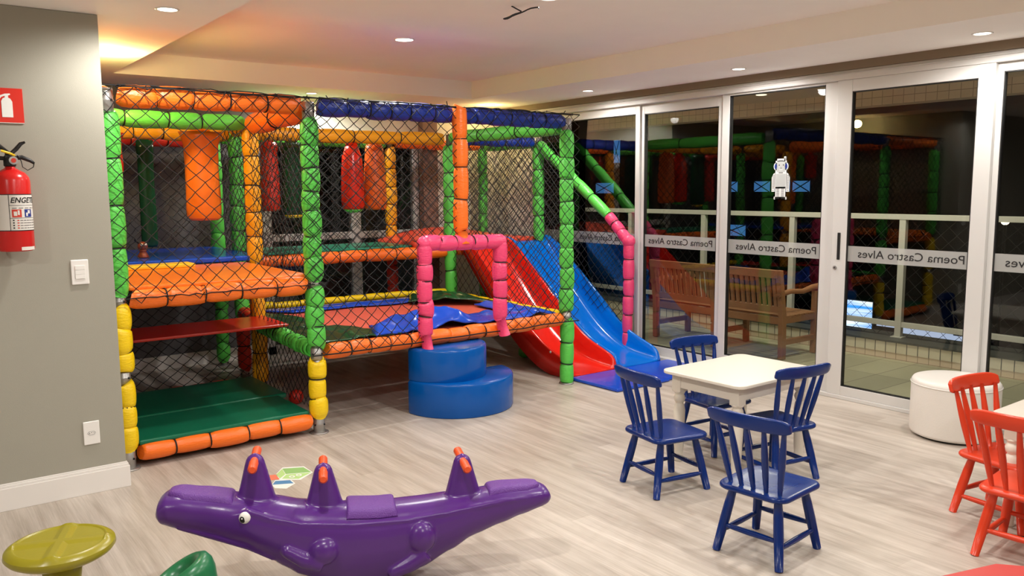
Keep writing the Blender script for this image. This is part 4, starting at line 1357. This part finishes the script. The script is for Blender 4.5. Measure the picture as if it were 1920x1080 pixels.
XB = (6.5, 6.75, 6.5)
for i, y in enumerate((3.45, 4.95, 7.6)):  # fill lamps added to brighten the balcony bench and curb
    r_ = empty('ceiling_lamp', (XB[i], y, 2.46), label='added balcony fill lamp ' + ('seen through the sliding door', 'seen above the robot sticker', 'beyond the pink railing')[i], cat='ceiling lamp', group='added balcony fill lamps')
    MB().lathe([(.05, .001), (.05, -.006), (.04, -.008), (.001, -.008)], 'lamp_added', caps=False).build('diffuser', r_)
    ld = bpy.data.lights.new('lamp_light', 'SPOT'); ld.energy = 75; ld.color = (1, .96, .78); ld.spot_size = math.radians(170); ld.spot_blend = .5; ld.shadow_soft_size = .08
    lo = bpy.data.objects.new('lamp_light', ld); COL.objects.link(lo); lo.parent = r_; lo.location = (0, 0, -.05)

# garden bench, its back to the glass
bn = empty('garden_bench', (6.65, 5.25, 0), label='long slatted teak garden bench outside, its back to the glass', cat='bench')
bo_ = Vector((-6.65, -5.25, 0))
def bp(mb, name, par=bn, **k):
    o = mb.build(name, par, **k)
    if par is bn: o.location = bo_
    return o
Y0, Y1 = 4.46, 6.02
def lean(z): return 6.50 - .16 * (z - .35)
for yy in (Y0, (Y0 + Y1) / 2, Y1):
    bp(MB().prism([(6.47, 0), (6.53, 0), (lean(.40) + .03, .40), (lean(.80) + .02, .83), (lean(.80) - .03, .83), (lean(.40) - .03, .40)], yy - .025, yy + .025, 'wood', lambda a, b, c: (a, c, b)), 'back_leg', bevel=.003)
for yy in (Y0, Y1, (Y0 + Y1) / 2):
    bp(MB().box((6.98, yy - .025, 0), (7.03, yy + .025, .60 if yy != (Y0 + Y1) / 2 else .38), 'wood'), 'front_leg', bevel=.003)
    bp(MB().box((6.5, yy - .018, .13), (7.0, yy + .018, .18), 'wood'), 'stretcher', bevel=.002)
    bp(MB().box((6.48, yy - .018, .33), (7.03, yy + .018, .385), 'wood'), 'seat_bearer', bevel=.002)
for yy in (Y0, Y1):
    bp(MB().tube([(6.42, yy, .60), (6.6, yy, .625), (6.8, yy, .61), (6.95, yy, .635), (7.05, yy, .64), (7.09, yy, .61), (7.07, yy, .585)], [.026, .024, .024, .028, .03, .024, .012], 'wood', 10), 'armrest')
bp(MB().box((lean(.8) - .03, Y0, .755), (lean(.8) + .012, Y1, .83), 'wood'), 'crest_rail', bevel=.004)
bp(MB().box((lean(.46) - .02, Y0, .43), (lean(.46) + .015, Y1, .49), 'wood'), 'lower_back_rail', bevel=.004)
bp(MB().box((7.0, Y0, .32), (7.025, Y1, .385), 'wood'), 'front_rail', bevel=.003)
bp(MB().box((6.48, Y0, .32), (6.51, Y1, .385), 'wood'), 'rear_rail', bevel=.003)
n = 25
for i in range(n):
    yy = Y0 + .06 + (Y1 - Y0 - .12) * i / (n - 1)
    a = lean(.49); b = lean(.76)
    bp(MB().prism([(a - .012, .48), (a + .006, .48), (b + .0, .77), (b - .018, .77)], yy - .017, yy + .017, 'wood', lambda p, q, c: (p, c, q)), 'back_slat')
for i in range(7):
    x = 6.53 + i * .072
    bp(MB().box((x, Y0 - .02, .385), (x + .055, Y1 + .02, .403), 'wood'), 'seat_slat', bevel=.002)

# ------------------------------------------------------------------ the night outside
struct(MB().box((7.7, -30, -3.2), (60, 60, -3.0), 'night2'), 'ground', 'dark ground far below the balcony', 'ground')
struct(MB().box((34, -30, -3), (36, 60, 14), 'night'), 'facade', 'dark building side across the street', 'facade')
struct(MB().box((1.5, 14, -3), (10.5, 14.5, 14), 'night').box((-4, 9.4, -3), (5.7, 9.5, 6), 'night'), 'side_facade', 'dark building beyond the rear window', 'facade')
lw = [('lit blue window left of the robot sticker, level with it', 26.9, 1.62, .9, .50), ('lit blue window right behind the robot sticker', 25.0, 1.62, .9, .5), ('lit blue window second right of the robot sticker', 23.9, 1.62, .9, .5),
      ('lit blue window third right of the robot sticker', 22.85, 1.62, .9, .5), ('pair of lit blue panes below the robot sticker', 26.7, -.55, 1.6, .55),
      ('tall lit blue window seen high through the second panel', 35.0, 3.7, .5, 1.3), ('lit blue window seen low through the second panel', 36.0, 1.6, 1.5, .6), ('lit blue window behind the green railing', 38.6, 1.6, 1.4, .6)]
for lbl, y, z, w, h in lw:
    r = empty('lit_window', (33.95, y - .3, z), label=lbl, cat='lit window', group='lit windows across the street')
    MB().box((-.02, -w / 2, -h / 2), (0, w / 2, h / 2), 'win_blue').build('pane', r)
    f = MB().box((-.05, -w / 2 - .04, -h / 2 - .04), (-.02, w / 2 + .04, -h / 2), 'night').box((-.05, -w / 2 - .04, h / 2), (-.02, w / 2 + .04, h / 2 + .04), 'night')
    f.tube([(-.06, -w / 2, -h / 2), (-.06, w / 2, h / 2)], .025, 'night', 4).tube([(-.06, w / 2, -h / 2), (-.06, -w / 2, h / 2)], .025, 'night', 4)
    f.build('window_frame', r)
sc_ = empty('lit_screen', (9.0, 5.15, .06), label='bright blue and white glowing screen beyond the railing', cat='screen')
MB().box((0, -.15, -.19), (.02, .19, .19), 'screen').build('display', sc_)
MB().box((.02, -.16, -.20), (.05, .20, .20), 'black').build('housing', sc_)
tag(MB().box((0, -.40, -.07), (.02, .42, .10), 'backlit').build('lit_area_panel', origin=None), 'long pale glowing panel for the lit area behind leaves, beyond the railing', 'sign')  # emission stands in for a lit area beyond the railing
bpy.data.objects['lit_area_panel'].location = (9.0, 4.25, -.11)
o = tag(MB().box((0, -.5, -.07), (.02, .2, .05), 'backlit').build('lit_area_panel'), 'pale glowing panel for the lit area beyond the railing at the right edge', 'sign')
o.location = (9.0, 3.2, -.22)
o = tag(MB().box((0, -.6, -.03), (.02, .25, .03), 'backlit').build('lit_area_panel'), 'thin pale glowing strip for the lit area beside the glowing screen', 'sign')
o.location = (9.0, 4.68, .02)
# leaves in front of the panels
random.seed(21)
mb = MB()
for i in range(60):
    y = random.uniform(2.6, 4.7); z = -.40 + random.uniform(0, .30) + (4.7 - y) * -.02
    c = Vector((8.95 - random.uniform(0, .1), y, z)); a = random.uniform(0, PI); L = random.uniform(.03, .06)
    d = Vector((0, math.cos(a), math.sin(a))); e = Vector((.3, -math.sin(a), math.cos(a)))
    mb.add([c - d * L, c + e * L * .4, c + d * L, c - e * L * .4], [(0, 1, 2, 3)], 'night_leaf', False)
for i in range(8):
    y = 2.7 + i * .27
    mb.tube([(8.93, y, -3.0), (8.93, y + .05, -.6), (8.92, y - .1, -.1)], [.012, .008, .004], 'night_leaf', 5)
tag(mb.build('shrub_foliage'), 'dark leaves and stems in front of the glowing panels', 'plant', kind='stuff')
# palm-like plant outside beside the first panel
pl = empty('palm_plant', (8.3, 8.1, -.4), label='dark spiky palm plant outside behind the pink railing post', cat='plant')
MB().tube([(0, 0, -2.6), (0, 0, 0.2)], [.07, .05], 'night_leaf', 8).build('stem', pl)
mb = MB()
for i in range(36):
    a = 2 * PI * i / 36 * 5.3; el = random.uniform(.2, 1.3); L = random.uniform(.6, 1.0)
    d = Vector((math.cos(a) * math.cos(el), math.sin(a) * math.cos(el), math.sin(el)))
    sd = d.cross(Vector((0, 0, 1))).normalized() * .02
    p = Vector((0, 0, .2)); m_ = p + d * L * .6; q = p + d * L + Vector((0, 0, -.15))
    mb.add([p - sd, p + sd, m_ + sd, q, m_ - sd], [(0, 1, 2, 3, 4)], 'night_leaf', False)
mb.build('fronds', pl)
ln = empty('street_lantern', (16, 6.45, .95), label='small bright lantern in the dark beyond the sliding door', cat='lamp')
MB().sphere((0, 0, 0), .07, 'lantern', 12, 8).build('bulb', ln)
MB().tube([(0, 0, -3.95), (0, 0, -.06)], .03, 'night', 6).build('pole', ln)

bpy.context.view_layer.update()
